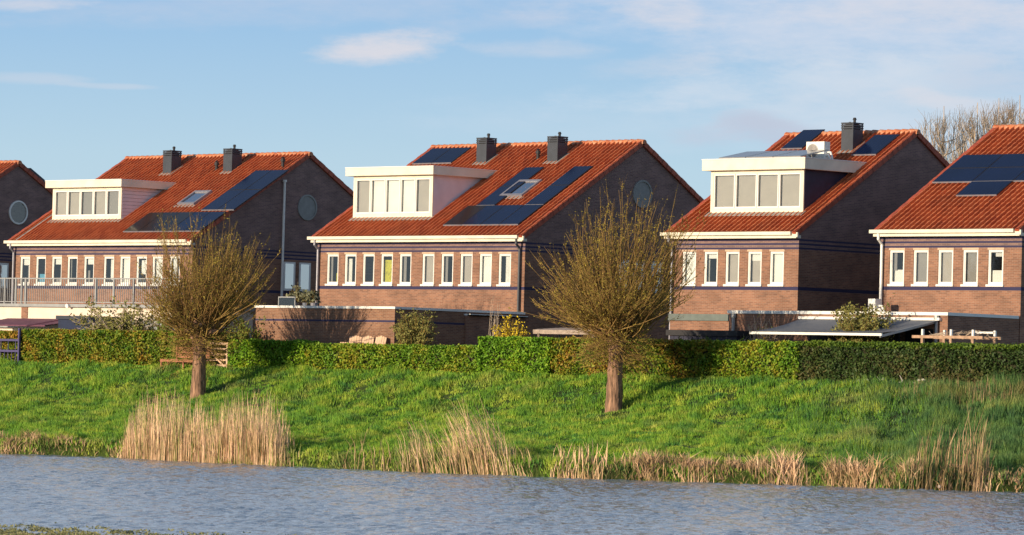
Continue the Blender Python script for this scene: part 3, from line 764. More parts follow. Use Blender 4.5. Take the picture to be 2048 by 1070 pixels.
# doors and windows below the awning, seen just above the hedge
for u0, u1 in ((1618, 1700), (1768, 1800)):
    a = on_y(u0, 680, yC1).x-aL.x; b = on_y(u1, 680, yC1).x-aL.x
    w = MB(); ring(w, a, b, .3, 2.08, -.05, -.003, .08); w.box((a+b)/2-.04, (a+b)/2+.04, -.05, -.003, .38, 2.0); o = w.build('patio_door', MAT['chim'], ANC)
    MB().box(a+.08, b-.08, -.03, -.004, .38, 2.0).build('pane', MAT['panel_dark'], o)
a = on_y(1812, 680, yC1).x-aL.x; b = on_y(1866, 680, yC1).x-aL.x
MB().box(a, b, -.03, -.003, 0, 2.05).build('door', MAT['black'], ANC)
# canopy left of it, in front of C
a = on_y(1338, 634, 125.0); b = on_y(1456, 634, 125.0); zc = a.z-GZ
CN = empty('lean_to', (a.x, 125.0, GZ), 'low brick lean-to with a green-grey roof edge under the four-pane dormer house', 'lean-to')
MB().box(0, b.x-a.x, .06, pC[1]+.17-125, 0, zc-.13).build('wall', MAT['plain_brick'], CN)
MB().box(-.05, b.x-a.x, 0, pC[1]+.17-125, zc-.127, zc+.13).build('roof_edge', MAT['greenedge'], CN)
# dark garden shed roof
a = on_y(1335, 668, 121.5); b = on_y(1478, 668, 121.5)
SH = empty('garden_shed', (a.x, 121.5, GZ), 'dark shed with a flat black roof peeping over the hedge below the four-pane dormer', 'shed')
MB().box(0, b.x-a.x, -.1, 1.5, a.z-GZ-.05, a.z-GZ+.16).build('roof', MAT['black'], SH)
w = MB()
for i in range(14): w.box(.1+i*(b.x-a.x-.2)/14, .1+(i+.93)*(b.x-a.x-.2)/14, .0, 1.4, 0, a.z-GZ-.055)
w.build('wall', MAT['dark_clad'], SH)

# ------------------------------------------------------------------ air conditioners
def aircon(loc, sx, sy, sz, label, rz=0):
    r = empty('air_conditioner', loc, label, 'air conditioner', 'white air conditioner units on the roofs', rz)
    w = MB(); w.box(0, sx, 0, sy, .06, sz); w.build('casing', MAT['white2'], r)
    f = MB(); cx, cz = sx*.36, .06+(sz-.06)/2; R_ = min(sx*.30, sz*.40)
    for k in range(24):
        a_, b_ = 2*PI*k/24, 2*PI*(k+1)/24
        f.quad((cx+R_*math.cos(a_), -.02, cz+R_*math.sin(a_)), (cx+R_*math.cos(b_), -.02, cz+R_*math.sin(b_)), (cx+R_*.88*math.cos(b_), -.02, cz+R_*.88*math.sin(b_)), (cx+R_*.88*math.cos(a_), -.02, cz+R_*.88*math.sin(a_)))
    for k in range(4):
        rr = R_*(.2+.18*k)
        for j in range(20):
            a_, b_ = 2*PI*j/20, 2*PI*(j+1)/20
            f.quad((cx+rr*math.cos(a_), -.018, cz+rr*math.sin(a_)), (cx+rr*math.cos(b_), -.018, cz+rr*math.sin(b_)), (cx+(rr-.015)*math.cos(b_), -.018, cz+(rr-.015)*math.sin(b_)), (cx+(rr-.015)*math.cos(a_), -.018, cz+(rr-.015)*math.sin(a_)))
    f.build('fan_grille', MAT['steel'], r)
    d = MB(); d.v = [(cx+R_*.88*math.cos(2*PI*k/24), -.004, cz+R_*.88*math.sin(2*PI*k/24)) for k in range(24)]; d.f = [tuple(range(24))]; d.build('fan', MAT['lead'], r)
    t = MB()
    for a_ in (.08, sx-.14): t.box(a_, a_+.06, -.03, sy+.03, 0, .06)
    t.build('feet', MAT['steel'], r)
    p = MB(); p.tube([(sx, sy*.4, .22), (sx+.10, sy*.4, .24), (sx+.17, sy*.45, .12), (sx+.17, sy*.5, .0)], .045, 8); p.tube([(sx, sy*.6, .36), (sx+.16, sy*.6, .36), (sx+.24, sy*.6, .15), (sx+.24, sy*.6, .0)], .045, 8)
    p.build('hose', MAT['white2'], r)
q = on_y(1612, 316, pC[1]+dC['yq']-1.25)
aircon((q.x, pC[1]+dC['yq']-1.25, GZ+dC['z1']+.036), .92, .36, .78, 'white air conditioner with a round fan on top of the dark-sided dormer roof')
q = on_y(1736, 618, 125.4)
aircon((q.x, 125.4, GZ+z1-.068), .34, .36, .62, 'small white air conditioner on the flat annex beside the white downpipe')

# ------------------------------------------------------------------ plants
def stem_mat(name, a, b, sc=3):
    m, nt, bs = newmat(name); g = N(nt, 'ShaderNodeNewGeometry'); n1 = N(nt, 'ShaderNodeTexNoise'); n1.inputs['Scale'].default_value = sc; n1.inputs['Detail'].default_value = 6
    L(nt, g.outputs['Position'], n1.inputs['Vector'])
    r = N(nt, 'ShaderNodeValToRGB'); r.color_ramp.elements[0].position = .35; r.color_ramp.elements[1].position = .65
    r.color_ramp.elements[0].color = a+(1,); r.color_ramp.elements[1].color = b+(1,); L(nt, n1.outputs['Fac'], r.inputs['Fac'])
    L(nt, r.outputs['Color'], bs.inputs['Base Color']); bs.inputs['Roughness'].default_value = .8; bs.inputs['Specular IOR Level'].default_value = .2
    return m
MAT['bark'] = plain('willow_bark', (.25, .145, .09), .9, .75, 5, bump=1.0)
_n = MAT['bark'].node_tree; _mp = _n.nodes.new('ShaderNodeMapping'); _mp.inputs['Scale'].default_value = (2.6, 2.6, .45)
_nz = [x for x in _n.nodes if x.type == 'TEX_NOISE'][0]; _n.links.new(_nz.inputs['Vector'].links[0].from_socket, _mp.inputs[0]); _n.links.new(_mp.outputs[0], _nz.inputs['Vector'])
MAT['shoot'] = stem_mat('willow_shoots', (.20, .115, .045), (.36, .24, .075), 1.2)
MAT['bud'] = stem_mat('willow_buds', (.20, .16, .035), (.36, .29, .05), 1.2)
MAT['poplar'] = stem_mat('bare_twigs', (.46, .36, .27), (.60, .50, .39), .5)
MAT['leaf_g'] = stem_mat('shrub_leaves', (.07, .11, .02), (.20, .23, .04), 4)
MAT['leaf_o'] = stem_mat('olive_leaves', (.13, .14, .04), (.32, .30, .09), 4)
MAT['leaf_y'] = stem_mat('forsythia_flowers', (.55, .40, .02), (.80, .62, .04), 5)
MAT['leaf_p'] = stem_mat('potted_leaves', (.10, .11, .05), (.32, .32, .2), 5)

def leaves(P, size, asp=1.6, up=0.0):
    """quads at points P (n,3) with random orientation"""
    n = len(P); a = RNG.normal(size=(n, 3)); a[:, 2] += up; a /= np.linalg.norm(a, axis=1)[:, None]
    b = RNG.normal(size=(n, 3)); b -= (b*a).sum(1)[:, None]*a; b /= np.linalg.norm(b, axis=1)[:, None]
    s = size*RNG.uniform(.6, 1.4, n)[:, None]
    A = a*s*asp/2; B = b*s/2
    V = np.stack([P-A, P+B, P+A, P-B], 1).reshape(-1, 3); F = np.arange(4*n).reshape(n, 4)
    return V, F, np.repeat(RNG.uniform(0, 1, n), 4)

def blades(P, h, w, lean=.35, leandir=(0, 0), nseg=1):
    """tapered blades as triangles (nseg 1) or quads+tip"""
    n = len(P); t = RNG.uniform(0, 2*PI, n); l = RNG.uniform(0, lean, n)
    d = np.stack([np.cos(t)*l+leandir[0], np.sin(t)*l+leandir[1], np.ones(n)], 1); 
    t2 = RNG.uniform(0, 2*PI, n); s = np.stack([np.cos(t2), np.sin(t2), np.zeros(n)], 1)*w[:, None]/2
    tip = P+d*h[:, None]
    if nseg == 1:
        V = np.stack([P-s, P+s, tip], 1).reshape(-1, 3); F = np.arange(3*n).reshape(n, 3); k = 3
    else:
        mid = P+np.stack([d[:, 0]*.35, d[:, 1]*.35, d[:, 2]*.6], 1)*h[:, None]
        V = np.stack([P-s, P+s, mid+s*.8, mid-s*.8, tip+s*.15, tip-s*.15], 1).reshape(-1, 3)
        b = np.arange(n)[:, None]*6; F = np.concatenate([b+np.array([0, 1, 2, 3]), b+np.array([3, 2, 4, 5])], 0); k = 6
    return V, F, np.repeat(RNG.uniform(0, 1, n), k)

def willow(base, hh, tr, crown_h, crown_r, n, label, seed, lean=(0, 0), lowf=.3):
    rs = random.Random(seed)
    r = empty('pollard_willow', base, label, 'tree', 'pollard willows on the bank')
    # trunk
    mb = MB(); nn = 14; lv = 16; base_i = 0
    for i in range(lv+1):
        t = i/lv; z = -.15+t*(hh+.15)
        rad = tr*(1.12-.22*t+.9*max(0, t-.70)*2.2 + .25*max(0, .10-t)*3)
        for k in range(nn):
            a = 2*PI*k/nn; w = 1+.10*math.sin(3*a+t*4+seed)+.07*math.sin(7*a+t*9)+rs.uniform(-.07, .07)+.12*max(0, t-.65)*math.sin(5*a+9*t+seed)*3
            mb.v.append((rad*w*math.cos(a)+lean[0]*t, rad*w*math.sin(a)+lean[1]*t, z))
    for i in range(lv):
        for k in range(nn):
            a = i*nn+k; b = i*nn+(k+1) % nn; mb.f.append((a, b, b+nn, a+nn))
    mb.f.append(tuple(lv*nn+k for k in range(nn)))
    # knuckles of the pollard head
    hx, hy = lean
    for k in range(26):
        a = rs.uniform(0, 2*PI); d = rs.uniform(.08, .75); p = Vector((hx+math.cos(a)*.15, hy+math.sin(a)*.15, hh-.25))
        q = Vector((hx+math.cos(a)*(tr+d), hy+math.sin(a)*(tr+d), hh+rs.uniform(-.15, .35)))
        mb.tube([p, (p+q)/2+Vector((0, 0, .04)), q], [.16, .13, .07], 7)
    mb.build('trunk', MAT['bark'], r, True)
    cr = MB(); tips = []
    cl = [(rs.uniform(0, 2*PI), rs.random()**.8, rs.uniform(.72, 1.10)) for _ in range(22)]
    for k in range(n):
        if rs.random() < .75:
            ca, cu, cl_ = rs.choice(cl); a = ca+rs.gauss(0, .16); u = min(1, max(0, cu+rs.gauss(0, .06)))
        else: a = rs.uniform(0, 2*PI); u = rs.random(); cl_ = .95
        tilt = math.radians(90*u**.68)
        low = rs.random() < lowf
        if low: tilt = math.radians(rs.uniform(88, 135)); a = rs.uniform(0, 2*PI)
        dirh = Vector((math.cos(a), math.sin(a), 0))
        oa = rs.gauss(a, 1.1); s0 = Vector((hx, hy, hh))+Vector((math.cos(oa), math.sin(oa), .15))*((tr+.75)*rs.random()**.7 if not low else tr+.1)+Vector((0, 0, rs.uniform(-.45, .35)-(rs.uniform(0, 1.0) if low else 0)))
        t_ = math.sin(tilt)
        Lh = (crown_h*(1-t_**2.2)+crown_r*1.0*t_**2.2)*rs.uniform(.70, 1.0)*cl_ if not low else rs.uniform(.4, 1.45)
        d = (dirh*math.sin(tilt*.88)+Vector((0, 0, math.cos(tilt*.88)))).normalized()
        pts = [s0]; seg = 7; bend = rs.uniform(.04, .20)*(1.15-.80*u)
        side = Vector((-math.sin(a), math.cos(a), 0))*rs.uniform(-.05, .05)
        for j in range(seg):
            d = (d+Vector((0, 0, bend*(1 if not low else -.5)))+side+Vector((rs.gauss(0, .07), rs.gauss(0, .07), rs.gauss(0, .03)))).normalized()
            pts.append(pts[-1]+d*Lh/seg)
        r0 = rs.uniform(.012, .027) if Lh > 2 else .010
        cr.tube(pts, [r0*(1-.78*j/seg) for j in range(seg+1)], 4, False)
        nt_ = int(Lh*2.5)
        for j in range(nt_):
            t = rs.uniform(.30, .98)*seg; i = int(t); p = pts[i].lerp(pts[min(i+1, seg)], t-i)
            dd = (pts[min(i+1, seg)]-pts[i]).normalized(); rv = Vector((rs.uniform(-1, 1), rs.uniform(-1, 1), rs.uniform(-.1, .8))).normalized()
            q = (dd*1.2+rv*.8).normalized()*rs.uniform(.22, .60); e = p+q
            cr.tube([p, p+q*.5+Vector((0, 0, -.01)), e+Vector((0, 0, .05))], [.0075, .0055, .003], 3, False)
            tips.append((p, e))
    cr.build('crown', MAT['shoot'], r)
    P = []
    for p, e in tips:
        for j in range(4): P.append(p.lerp(e, rs.random())+Vector((rs.uniform(-.03, .03), rs.uniform(-.03, .03), rs.uniform(-.03, .03))))
    V, F, at = leaves(np.array(P), .030, 2.4)
    npmesh('buds', V, F, MAT['bud'], r)
    return r
def march(u, v, F0=140, F1=185):
    """where the pixel ray meets the bank"""
    for F in np.arange(F0, F1, .1):
        p = at_depth(u, v, F)
        if p.z < float(ground_z(p.x, p.y)): return p
    return at_depth(u, v, F1)
T1 = march(396, 795); T2 = march(1228, 822)
print('trees', T1, T2)
willow(T1, 2.75, .26, 5.3, 2.8, 780, 'pollard willow on the bank beside the wooden bench and gate', 3, lowf=.34)
willow(T2, 3.0, .27, 5.6, 2.9, 960, 'pollard willow on the bank before the gable of the middle house', 9, lowf=.40)

# --- hedges
def hedge_mat(name, a, b, c):
    m, nt, bs = newmat(name); g = N(nt, 'ShaderNodeNewGeometry'); n1 = N(nt, 'ShaderNodeTexNoise'); n1.inputs['Scale'].default_value = .8; n1.inputs['Detail'].default_value = 7; n1.inputs['Roughness'].default_value = .75
    L(nt, g.outputs['Position'], n1.inputs['Vector'])
    at = N(nt, 'ShaderNodeAttribute', attribute_name='rnd')
    f = math_(nt, 'ADD', n1.outputs['Fac'], math_(nt, 'MULTIPLY', math_(nt, 'SUBTRACT', at.outputs['Fac'], .5), .17))
    r = N(nt, 'ShaderNodeValToRGB'); e = r.color_ramp.elements
    e[0].position = .36; e[0].color = a+(1,); e[1].position = .64; e[1].color = c+(1,); q = e.new(.5); q.color = b+(1,)
    L(nt, f, r.inputs['Fac']); L(nt, r.outputs['Color'], bs.inputs['Base Color']); bs.inputs['Roughness'].default_value = .6; bs.inputs['Specular IOR Level'].default_value = .25
    return m
MAT['h_orange'] = hedge_mat('beech_hedge', (.075, .17, .014), (.20, .25, .020), (.38, .20, .030))
MAT['h_green'] = hedge_mat('hornbeam_hedge', (.08, .20, .012), (.17, .34, .018), (.30, .36, .024))
MAT['h_mix'] = hedge_mat('mixed_hedge', (.075, .19, .014), (.18, .30, .020), (.32, .28, .028))
MAT['h_dark'] = hedge_mat('shaded_hedge', (.024, .050, .013), (.050, .092, .020), (.11, .095, .034))  # shade over the right-hand stretch put into the leaf colour
def hedge(u0, u1, vtop, label, mat, y0=YH, dep=.9, mat2=None, dens=980):
    a = on_y(u0, vtop, y0); b = on_y(u1, vtop, y0); zt = ((a.z+b.z)/2)-GZ
    r = empty('hedge', (a.x, y0, GZ), label, 'hedge', 'clipped garden hedges along the bank')
    Lx = b.x-a.x; n = int(Lx/.25)+1
    core = MB()
    for i in range(n):
        xa, xb = .05+(Lx-.1)*i/n, .05+(Lx-.1)*(i+1)/n; j = random.uniform(-.04, .02)
        core.box(xa, xb, .14, dep-.14, -.1, zt-.12+j)
    core.build('branches', MAT['hcore'], r)
    nf = int(Lx*zt*dens); ntp = int(Lx*dep*dens*.8); ns = int(dep*zt*dens*.7)
    def J(n_, x0, x1, y0_, y1_, z0, z1): return np.stack([RNG.uniform(x0, x1, n_), RNG.uniform(y0_, y1_, n_), RNG.uniform(z0, z1, n_)], 1)
    P = J(nf, 0, Lx, -.06, .16, -.05, zt); P[:, 1] += .09*vnoise(P[:, 0]+a.x, P[:, 2], 2.6, 3)+.05*vnoise(P[:, 0]+a.x, P[:, 2], 6.5, 9)
    T = J(ntp, 0, Lx, 0, dep, zt-.14, zt+.03); T[:, 2] += .06*vnoise(T[:, 0]+a.x, T[:, 1], 1.6, 1)-.02 
    S1 = J(ns, -.03, .12, 0, dep, 0, zt); S2 = J(ns, Lx-.12, Lx+.03, 0, dep, 0, zt)
    Bk = J(nf//3, 0, Lx, dep-.1, dep+.04, 0, zt)
    kq = int(Lx*45); Q = J(kq, 0, Lx, 0, dep, zt-.04, zt+.10); Q[:, 2] -= .10*RNG.random(kq)**.5
    P = np.concatenate([P, T, S1, S2, Bk, Q])
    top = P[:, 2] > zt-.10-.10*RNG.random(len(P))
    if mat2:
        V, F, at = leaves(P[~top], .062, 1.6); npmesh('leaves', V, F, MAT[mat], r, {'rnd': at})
        V, F, at = leaves(P[top], .06, 1.6); npmesh('lit_top_leaves', V, F, MAT[mat2], r, {'rnd': at})  # top leaves coloured brighter, as lit
    else:
        V, F, at = leaves(P, .062, 1.6); npmesh('leaves', V, F, MAT[mat], r, {'rnd': at})
    return r
MAT['hcore'] = plain('hedge_core', (.03, .03, .012), .9, .4, 5)
MAT['h_top'] = hedge_mat('lit_hedge_top', (.05, .10, .012), (.10, .17, .016), (.13, .17, .02))  # light on the dark hedge's top put into a brighter leaf colour
hedge(47, 330, 661, 'orange and green beech hedge left of the bench, the leftmost hedge', 'h_orange')
hedge(326, 421, 664, 'short yellow-green hedge piece behind the bench and the left willow', 'h_mix', YH+.12)
hedge(457, 608, 681, 'bright green hedge just right of the pale wooden gate', 'h_green')
hedge(611, 958, 690, 'long low yellow-green hedge below the brick annex', 'h_mix')
hedge(956, 1098, 675, 'taller bright green hedge block below the yellow shrub', 'h_green', YH-.10, 1.0)
hedge(1094, 1424, 679, 'orange-green hedge behind the right willow trunk', 'h_orange', YH+.05)
hedge(1426, 1596, 683, 'green mottled hedge left of the dark hedge, below the bare shrub', 'h_mix', YH-.05)
hedge(1594, 2110, 687, 'dark hedge, shade and lit top put into its leaf colours, running to the right edge', 'h_dark', YH+.02, .9, 'h_top')

# --- grass on the bank
def bank_points(n, u0=-80, u1=2130, b0=0.1, hd=.5):
    """random points on the bank, uniform in world area within the view"""
    x = RNG.uniform(-154, -74, n); e = edge_y(x)
    y = 90+RNG.uniform(0, 30, n)
    ok = (y > e+b0) & (y < YH-hd+.3)
    F_ = -x*st+y*ct; R_ = x*ct+y*st; uu = 1024+R_/F_*FPX
    ok &= (uu > u0) & (uu < u1)
    x, y = x[ok], y[ok]; return np.stack([x, y, ground_z(x, y)-.02], 1), uu[ok]
P, UU = bank_points(1150000)
hn = .5+.5*vnoise(P[:, 0], P[:, 1], .8, 4); h = .08+.38*hn**1.6*RNG.uniform(.4, 1, len(P)); h *= 1+.6*(UU > 1500)*sm((UU-1500)/300)*(vnoise(P[:,0],P[:,1],.5,8) > -.3)
clump = vnoise(P[:, 0], P[:, 1], 3.1, 6)+RNG.normal(0, .3, len(P))
keep = clump > -.55
P, h, UU = P[keep], h[keep], UU[keep]
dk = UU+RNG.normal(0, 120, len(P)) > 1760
V, F, at = blades(P[~dk], h[~dk], RNG.uniform(.018, .045, (~dk).sum()), .7)
tag(npmesh('grass', V, F, MAT['grass'], None, {'rnd': at}), 'bright green spring grass covering the sloping bank', 'grass', kind='stuff')
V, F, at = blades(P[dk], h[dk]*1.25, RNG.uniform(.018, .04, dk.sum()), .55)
tag(npmesh('tall_grass', V, F, MAT['tallgrass'], None, {'rnd': at}), 'taller grass below the dark hedge, shade put into its bluish green', 'tall grass', kind='stuff')
# seed heads along the foot of the dark hedge
x = np.array([on_y(u, 768, YH-.8).x for u in RNG.uniform(1830, 2080, 500)]); y = YH-RNG.uniform(.5, 2.2, len(x))
P2 = np.stack([x, y, ground_z(x, y)], 1); V, F, at = blades(P2, RNG.uniform(.3, .62, len(x)), np.full(len(x), .016), .2)
tag(npmesh('seed_grass', V, F, MAT['drygrass'], None, {'rnd': at}), 'pale grass seed heads against the dark hedge foot', 'tall grass', kind='stuff')
# dry fringe along the water: tussocks of different height and colour
def tussocks(n, wts, hs, mat, name, label, cat, seed, k=150, rad=.28, wd=(.015, .04)):
    r_ = np.random.default_rng(seed); U = r_.uniform(-70, 2120, n*3); U = U[r_.random(len(U)) < wts(U)][:n]
    Ps, Hs = [], []
    for u in U:
        e = float(np.interp(u, [q for q, v in EDGE], EX)); b0 = r_.exponential(.30)+.02; hh = hs(u)*r_.uniform(.25, 1.15); R_ = rad*r_.uniform(.6, 1.5)
        m_ = int(k*r_.uniform(.5, 1.2)); ox, oy = r_.normal(0, R_, m_), r_.normal(0, R_*.6, m_)
        x = e-b0*.8+ox; y = np.maximum(float(edge_y(e))+b0+oy, edge_y(x)+.0)
        Ps.append(np.stack([x, y, ground_z(x, y)-.03], 1)); Hs.append(hh*r_.uniform(.35, 1, m_))
    P_ = np.concatenate(Ps); H_ = np.concatenate(Hs)
    V, F, at = blades(P_, H_, RNG.uniform(*wd, len(P_)), 1.0, (0, 0), 2)
    tag(npmesh(name, V, F, MAT[mat], None, {'rnd': at}), label, cat, kind='stuff')
w1 = lambda U: np.interp(U, [-80, 240, 260, 600, 720, 1080, 1110, 1240, 1260, 1480, 1650, 1830, 1850, 2120], [.8, .9, .1, .1, .2, .2, .1, .15, 1, 1, 1, .8, .4, .4])
h1 = lambda u: float(np.interp(u, [-80, 240, 300, 700, 1080, 1230, 1270, 1400, 1430, 1500, 1540, 1600, 1830, 1870, 2120], [.36, .40, .2, .22, .3, .25, .5, .55, .36, .5, .95, .55, .58, .3, .3]))
tussocks(62, w1, h1, 'drygrass', 'dry_bank_grass', 'withered brown grass tussocks along the waterline', 'dry grass', 31)
tussocks(34, lambda U: w1(U)*(U > 1200)+(U < 240)*.3, lambda u: h1(u)*1.12, 'reed', 'pale_tussocks', 'paler pinkish dry tufts among the brown tussocks', 'dry grass', 32, 110, .22)
tussocks(170, lambda U: U*0+.6, lambda u: .25, 'greenreed', 'green_edge_grass', 'short green grass tufts at the very edge of the water', 'grass', 33, 130, .35)

def reeds(u0, u1, vf, n, hfun, label, lean=(0, 0), depth=2.2, wd=.022, mat='reed', dens=None, spread=.12):
    U = RNG.uniform(u0, u1, n)+RNG.normal(0, 9, n)
    if dens is not None: U = U[RNG.random(n) < dens(U)]
    n = len(U); Ex = np.interp(U, [u for u, v in EDGE], EX); bb2 = RNG.uniform(-.25, 1, n)**2*depth; yy = edge_y(Ex)+bb2*.95; Ex = Ex-bb2*.85
    P2 = np.stack([Ex, yy, np.maximum(ground_z(Ex, yy), -.2)], 1); hts = hfun(U)*RNG.uniform(.12, 1, n)**.6*RNG.choice([.82, 1, 1.06], n)
    V, F, at = blades(P2, hts, np.full(n, wd), spread, lean, 2)
    o = npmesh('reeds', V, F, MAT[mat], None, {'rnd': at}); tag(o, label, 'reeds', kind='stuff'); return o
hA = lambda U: np.interp(U, [240, 255, 300, 350, 420, 480, 530, 560, 590], [.4, 1.5, 2.15, 1.9, 1.6, 2.1, 2.1, 1.2, .4])
reeds(240, 572, 0, 2300, hA, 'tall pale pink reed bed at the waterline below the left willow', wd=.017, spread=.16)
hB = lambda U: np.interp(U, [730, 790, 860, 880, 900, 930, 990, 1020, 1075], [.35, .6, 1.75, .8, 1.2, 2.2, 2.1, .9, .4])
reeds(735, 1075, 0, 1050, hB, 'leaning straw-coloured reeds at the waterline in the middle of the bank', (-.30, -.10), 1.2, .018,
      dens=lambda U: np.interp(U, [735, 790, 830, 870, 890, 930, 990, 1020, 1085], [.03, .12, .9, .35, .7, 1, 1, .5, .3]), spread=.28)
reeds(250, 565, 0, 420, lambda U: hA(U)*1.03, 'green young stalks among the tall pale reed bed', wd=.018, mat='greenreed', spread=.2)
reeds(430, 590, 0, 420, lambda U: U*0+.5, 'low green and grey undergrowth at the foot of the reed bed', wd=.03, mat='greenreed', spread=.6, depth=1.0)
reeds(760, 1070, 0, 420, lambda U: hB(U)*.8, 'green stalks among the leaning straw-coloured reeds', (-.25, -.08), 1.2, .018, 'greenreed', spread=.35)
reeds(1110, 1205, 0, 210, lambda U: U*0+.75, 'short tuft of pale green reeds right of the leaning reeds', (0, 0), .8, .03, spread=.4)
reeds(1818, 1985, 0, 230, lambda U: np.interp(U, [1818, 1850, 1905, 1935, 1960, 1985], [1.0, 1.9, 1.6, 2.4, 2.2, .9]), 'sparse tall bare stalks at the waterline near the right edge', (.10, 0), 1.0, .026, 'drygrass', spread=.25)
reeds(690, 780, 0, 50, lambda U: U*0+1.2, 'few thin dry stalks left of the leaning reeds', (0, 0), .8, .02, 'drygrass', spread=.6)
# fallen branches at the water by the right edge
a = on_z(1878, 973, .12); b = on_z(2018, 960, .12); br = MB()
br.tube([a, a.lerp(b, .5)+Vector((0, 0, .12)), Vector((b.x, b.y, .55))], [.05, .04, .015], 6)
for k in range(9):
    p = a.lerp(b, random.uniform(.05, .8)); br.tube([p, p+Vector((random.uniform(-1.0, .3), random.uniform(-.4, .8), random.uniform(.0, .45)))], [.02, .008], 4)
tag(br.build('driftwood', MAT['old_wood']), 'bare fallen branch lying at the waterline under the tall stalks', 'branch')
# floating weed near the near shore, bottom left
n = 60000; Rr = RNG.uniform(-11, -2, n); Ff = RNG.uniform(74.5, 84, n)
uu = 1024+Rr/Ff*FPX; lim = 82.4-(Rr+10.3)*.55
ok = (Ff < lim+RNG.normal(0, .9, n)-.2) & (vnoise(Rr*2.2, Ff*.7, 1.5, 3)+(lim-Ff)*.22 > RNG.uniform(.1, 2.6, n))
x, y = cam_rf(Rr[ok], Ff[ok]); P2 = np.stack([x, y, np.full(ok.sum(), .004)], 1)
V, F, at = blades(P2, RNG.uniform(.01, .045, len(x)), RNG.uniform(.03, .08, len(x)), 2.0)
tag(npmesh('waterweed', V, F, MAT['weed'], None, {'rnd': at}), 'yellow-green water weed on the surface in the bottom left corner', 'water weed', kind='stuff')

# --- shrubs
def shrub(base, w, hgt, label, stem='poplar', leaf=None, n=26, nl=1500, seed=1, cat='shrub', shape='fan', ls=.055, trunk=0, name='shrub', sr=.014):
    rs = random.Random(seed); r = empty(name, base, label, cat)
    s = MB(); pts_ = []
    if trunk: s.tube([(0, 0, -.05), (.02, 0, trunk)], [.06, .045], 7)
    for k in range(n):
        a = rs.uniform(0, 2*PI); tl = rs.uniform(.05, .95 if shape == 'fan' else 1.25)
        p = Vector((rs.uniform(-.08, .08), rs.uniform(-.08, .08), trunk)); hz = hgt-trunk
        e = Vector((math.cos(a)*w/2*math.sin(tl)*1.25, math.sin(a)*w/2*math.sin(tl)*1.1, trunk+hz*(math.cos(tl*.8) if shape == 'fan' else .35+.65*rs.random())*rs.uniform(.7, 1)))
        m1 = p.lerp(e, .5)+Vector((rs.uniform(-.08, .08), rs.uniform(-.08, .08), .1*hz*.5)); s.tube([p, m1, e], [sr, sr*.7, sr*.3], 4, False)
        for j in range(7):
            q = m1.lerp(e, rs.uniform(-.4, 1)); t = q+Vector((rs.uniform(-.25, .25)*w/1.6, rs.uniform(-.2, .2), rs.uniform(-.02, .26)*hgt/1.6)); s.tube([q, t], [sr*.45, .003], 3, False); pts_.append((q, t))
    s.build('stems', MAT[stem], r)
    if leaf:
        P = np.array([q.lerp(t, rs.random())+Vector((rs.gauss(0, .05), rs.gauss(0, .05), rs.gauss(0, .05))) for q, t in (rs.choice(pts_) for _ in range(nl))])
        V, F, at = leaves(P, ls, 1.6); npmesh('leaves', V, F, MAT[leaf], r, {'rnd': at})
    return r
g0 = lambda u, yy: Vector((on_y(u, 690, yy).x, yy, GZ))
shrub(g0(828, 120.6), 2.1, 2.55, 'loose green-grey shrub before the dark side wall, right of the garden chairs', 'shoot', 'leaf_o', 60, 5200, 2)
shrub(g0(1016, 120.4), 1.8, 2.35, 'bright yellow flowering forsythia above the hedge', 'shoot', 'leaf_y', 50, 2200, 3, ls=.05)
shrub(g0(985, 121.0), 1.0, 3.1, 'thin bare brown shrub behind the yellow shrub', 'poplar', None, 16, 0, 4)
shrub(g0(1722, 120.5), 2.1, 3.0, 'round-headed small tree with sparse green leaves before the grey awning', 'shoot', 'leaf_o', 110, 9000, 5, 'small tree', 'ball', .06, .8, 'small_tree')
shrub(g0(1525, 120.6), 2.0, 2.35, 'bare reddish shrub in front of the awning corner', 'poplar', 'h_orange', 26, 160, 6, sr=.018)
shrub(g0(245, 121.5), 4.0, 2.9, 'spreading grey-green small tree in front of the balcony end', 'poplar', 'leaf_o', 60, 4200, 7, 'small tree', 'ball', .07, .9, 'small_tree', .022)
shrub(g0(330, 120.5), 3.2, 2.3, 'olive green bush behind the hedge, left of the willow with the bench', 'shoot', 'leaf_g', 60, 5000, 8, shape='ball', ls=.06)
shrub(g0(478, 120.6), 2.4, 2.5, 'olive green conifer-like bush left of the brick annex end', 'shoot', 'leaf_g', 60, 6000, 9, shape='ball', ls=.06)
shrub(g0(1400, 120.6), 2.6, 1.75, 'low dark green bush behind the hedge in front of the black shed', 'shoot', 'leaf_g', 40, 2400, 12, shape='ball', ls=.06)
# potted plants and glass screen on the roof of B's annex
za = ANB.location.z
for i, (u, w_, h_, lb) in enumerate(((590, .7, 1.0, 'tall leafy potted plant with pale leaves on the annex roof'), (612, .8, .75, 'low bushy potted plant on the annex roof, middle of three'), (628, .45, .8, 'small dark potted plant on the annex roof beside the downpipe'))):
    p = on_y(u, 610, 122.6); top = on_y(590, 613, 121.3).z
    r = shrub((p.x, 122.6, top-.03), w_, h_, lb, 'shoot', 'leaf_p', 14, 240, 20+i, 'potted plant', ls=.09, name='potted_plant')
    pt = MB(); pt.tube([(0, 0, 0), (0, 0, .22)], [.12, .16], 10); pt.build('pot', MAT['zinc'], r)
a = on_y(556, 611, 121.8); b = on_y(590, 611, 121.8); GS = empty('glass_screen', (a.x, 121.8, a.z-.05), 'low grey glass screen on the annex roof corner', 'screen')
s = MB(); 
for x in (0, b.x-a.x-.04): s.box(x, x+.04, 0, .04, 0, .42)
s.box(.04, b.x-a.x-.04, 0, .03, .38, .42); s.build('frame', MAT['steel'], GS); MB().box(.04, b.x-a.x-.04, .01, .02, .03, .378).build('pane', MAT['glass'], GS)

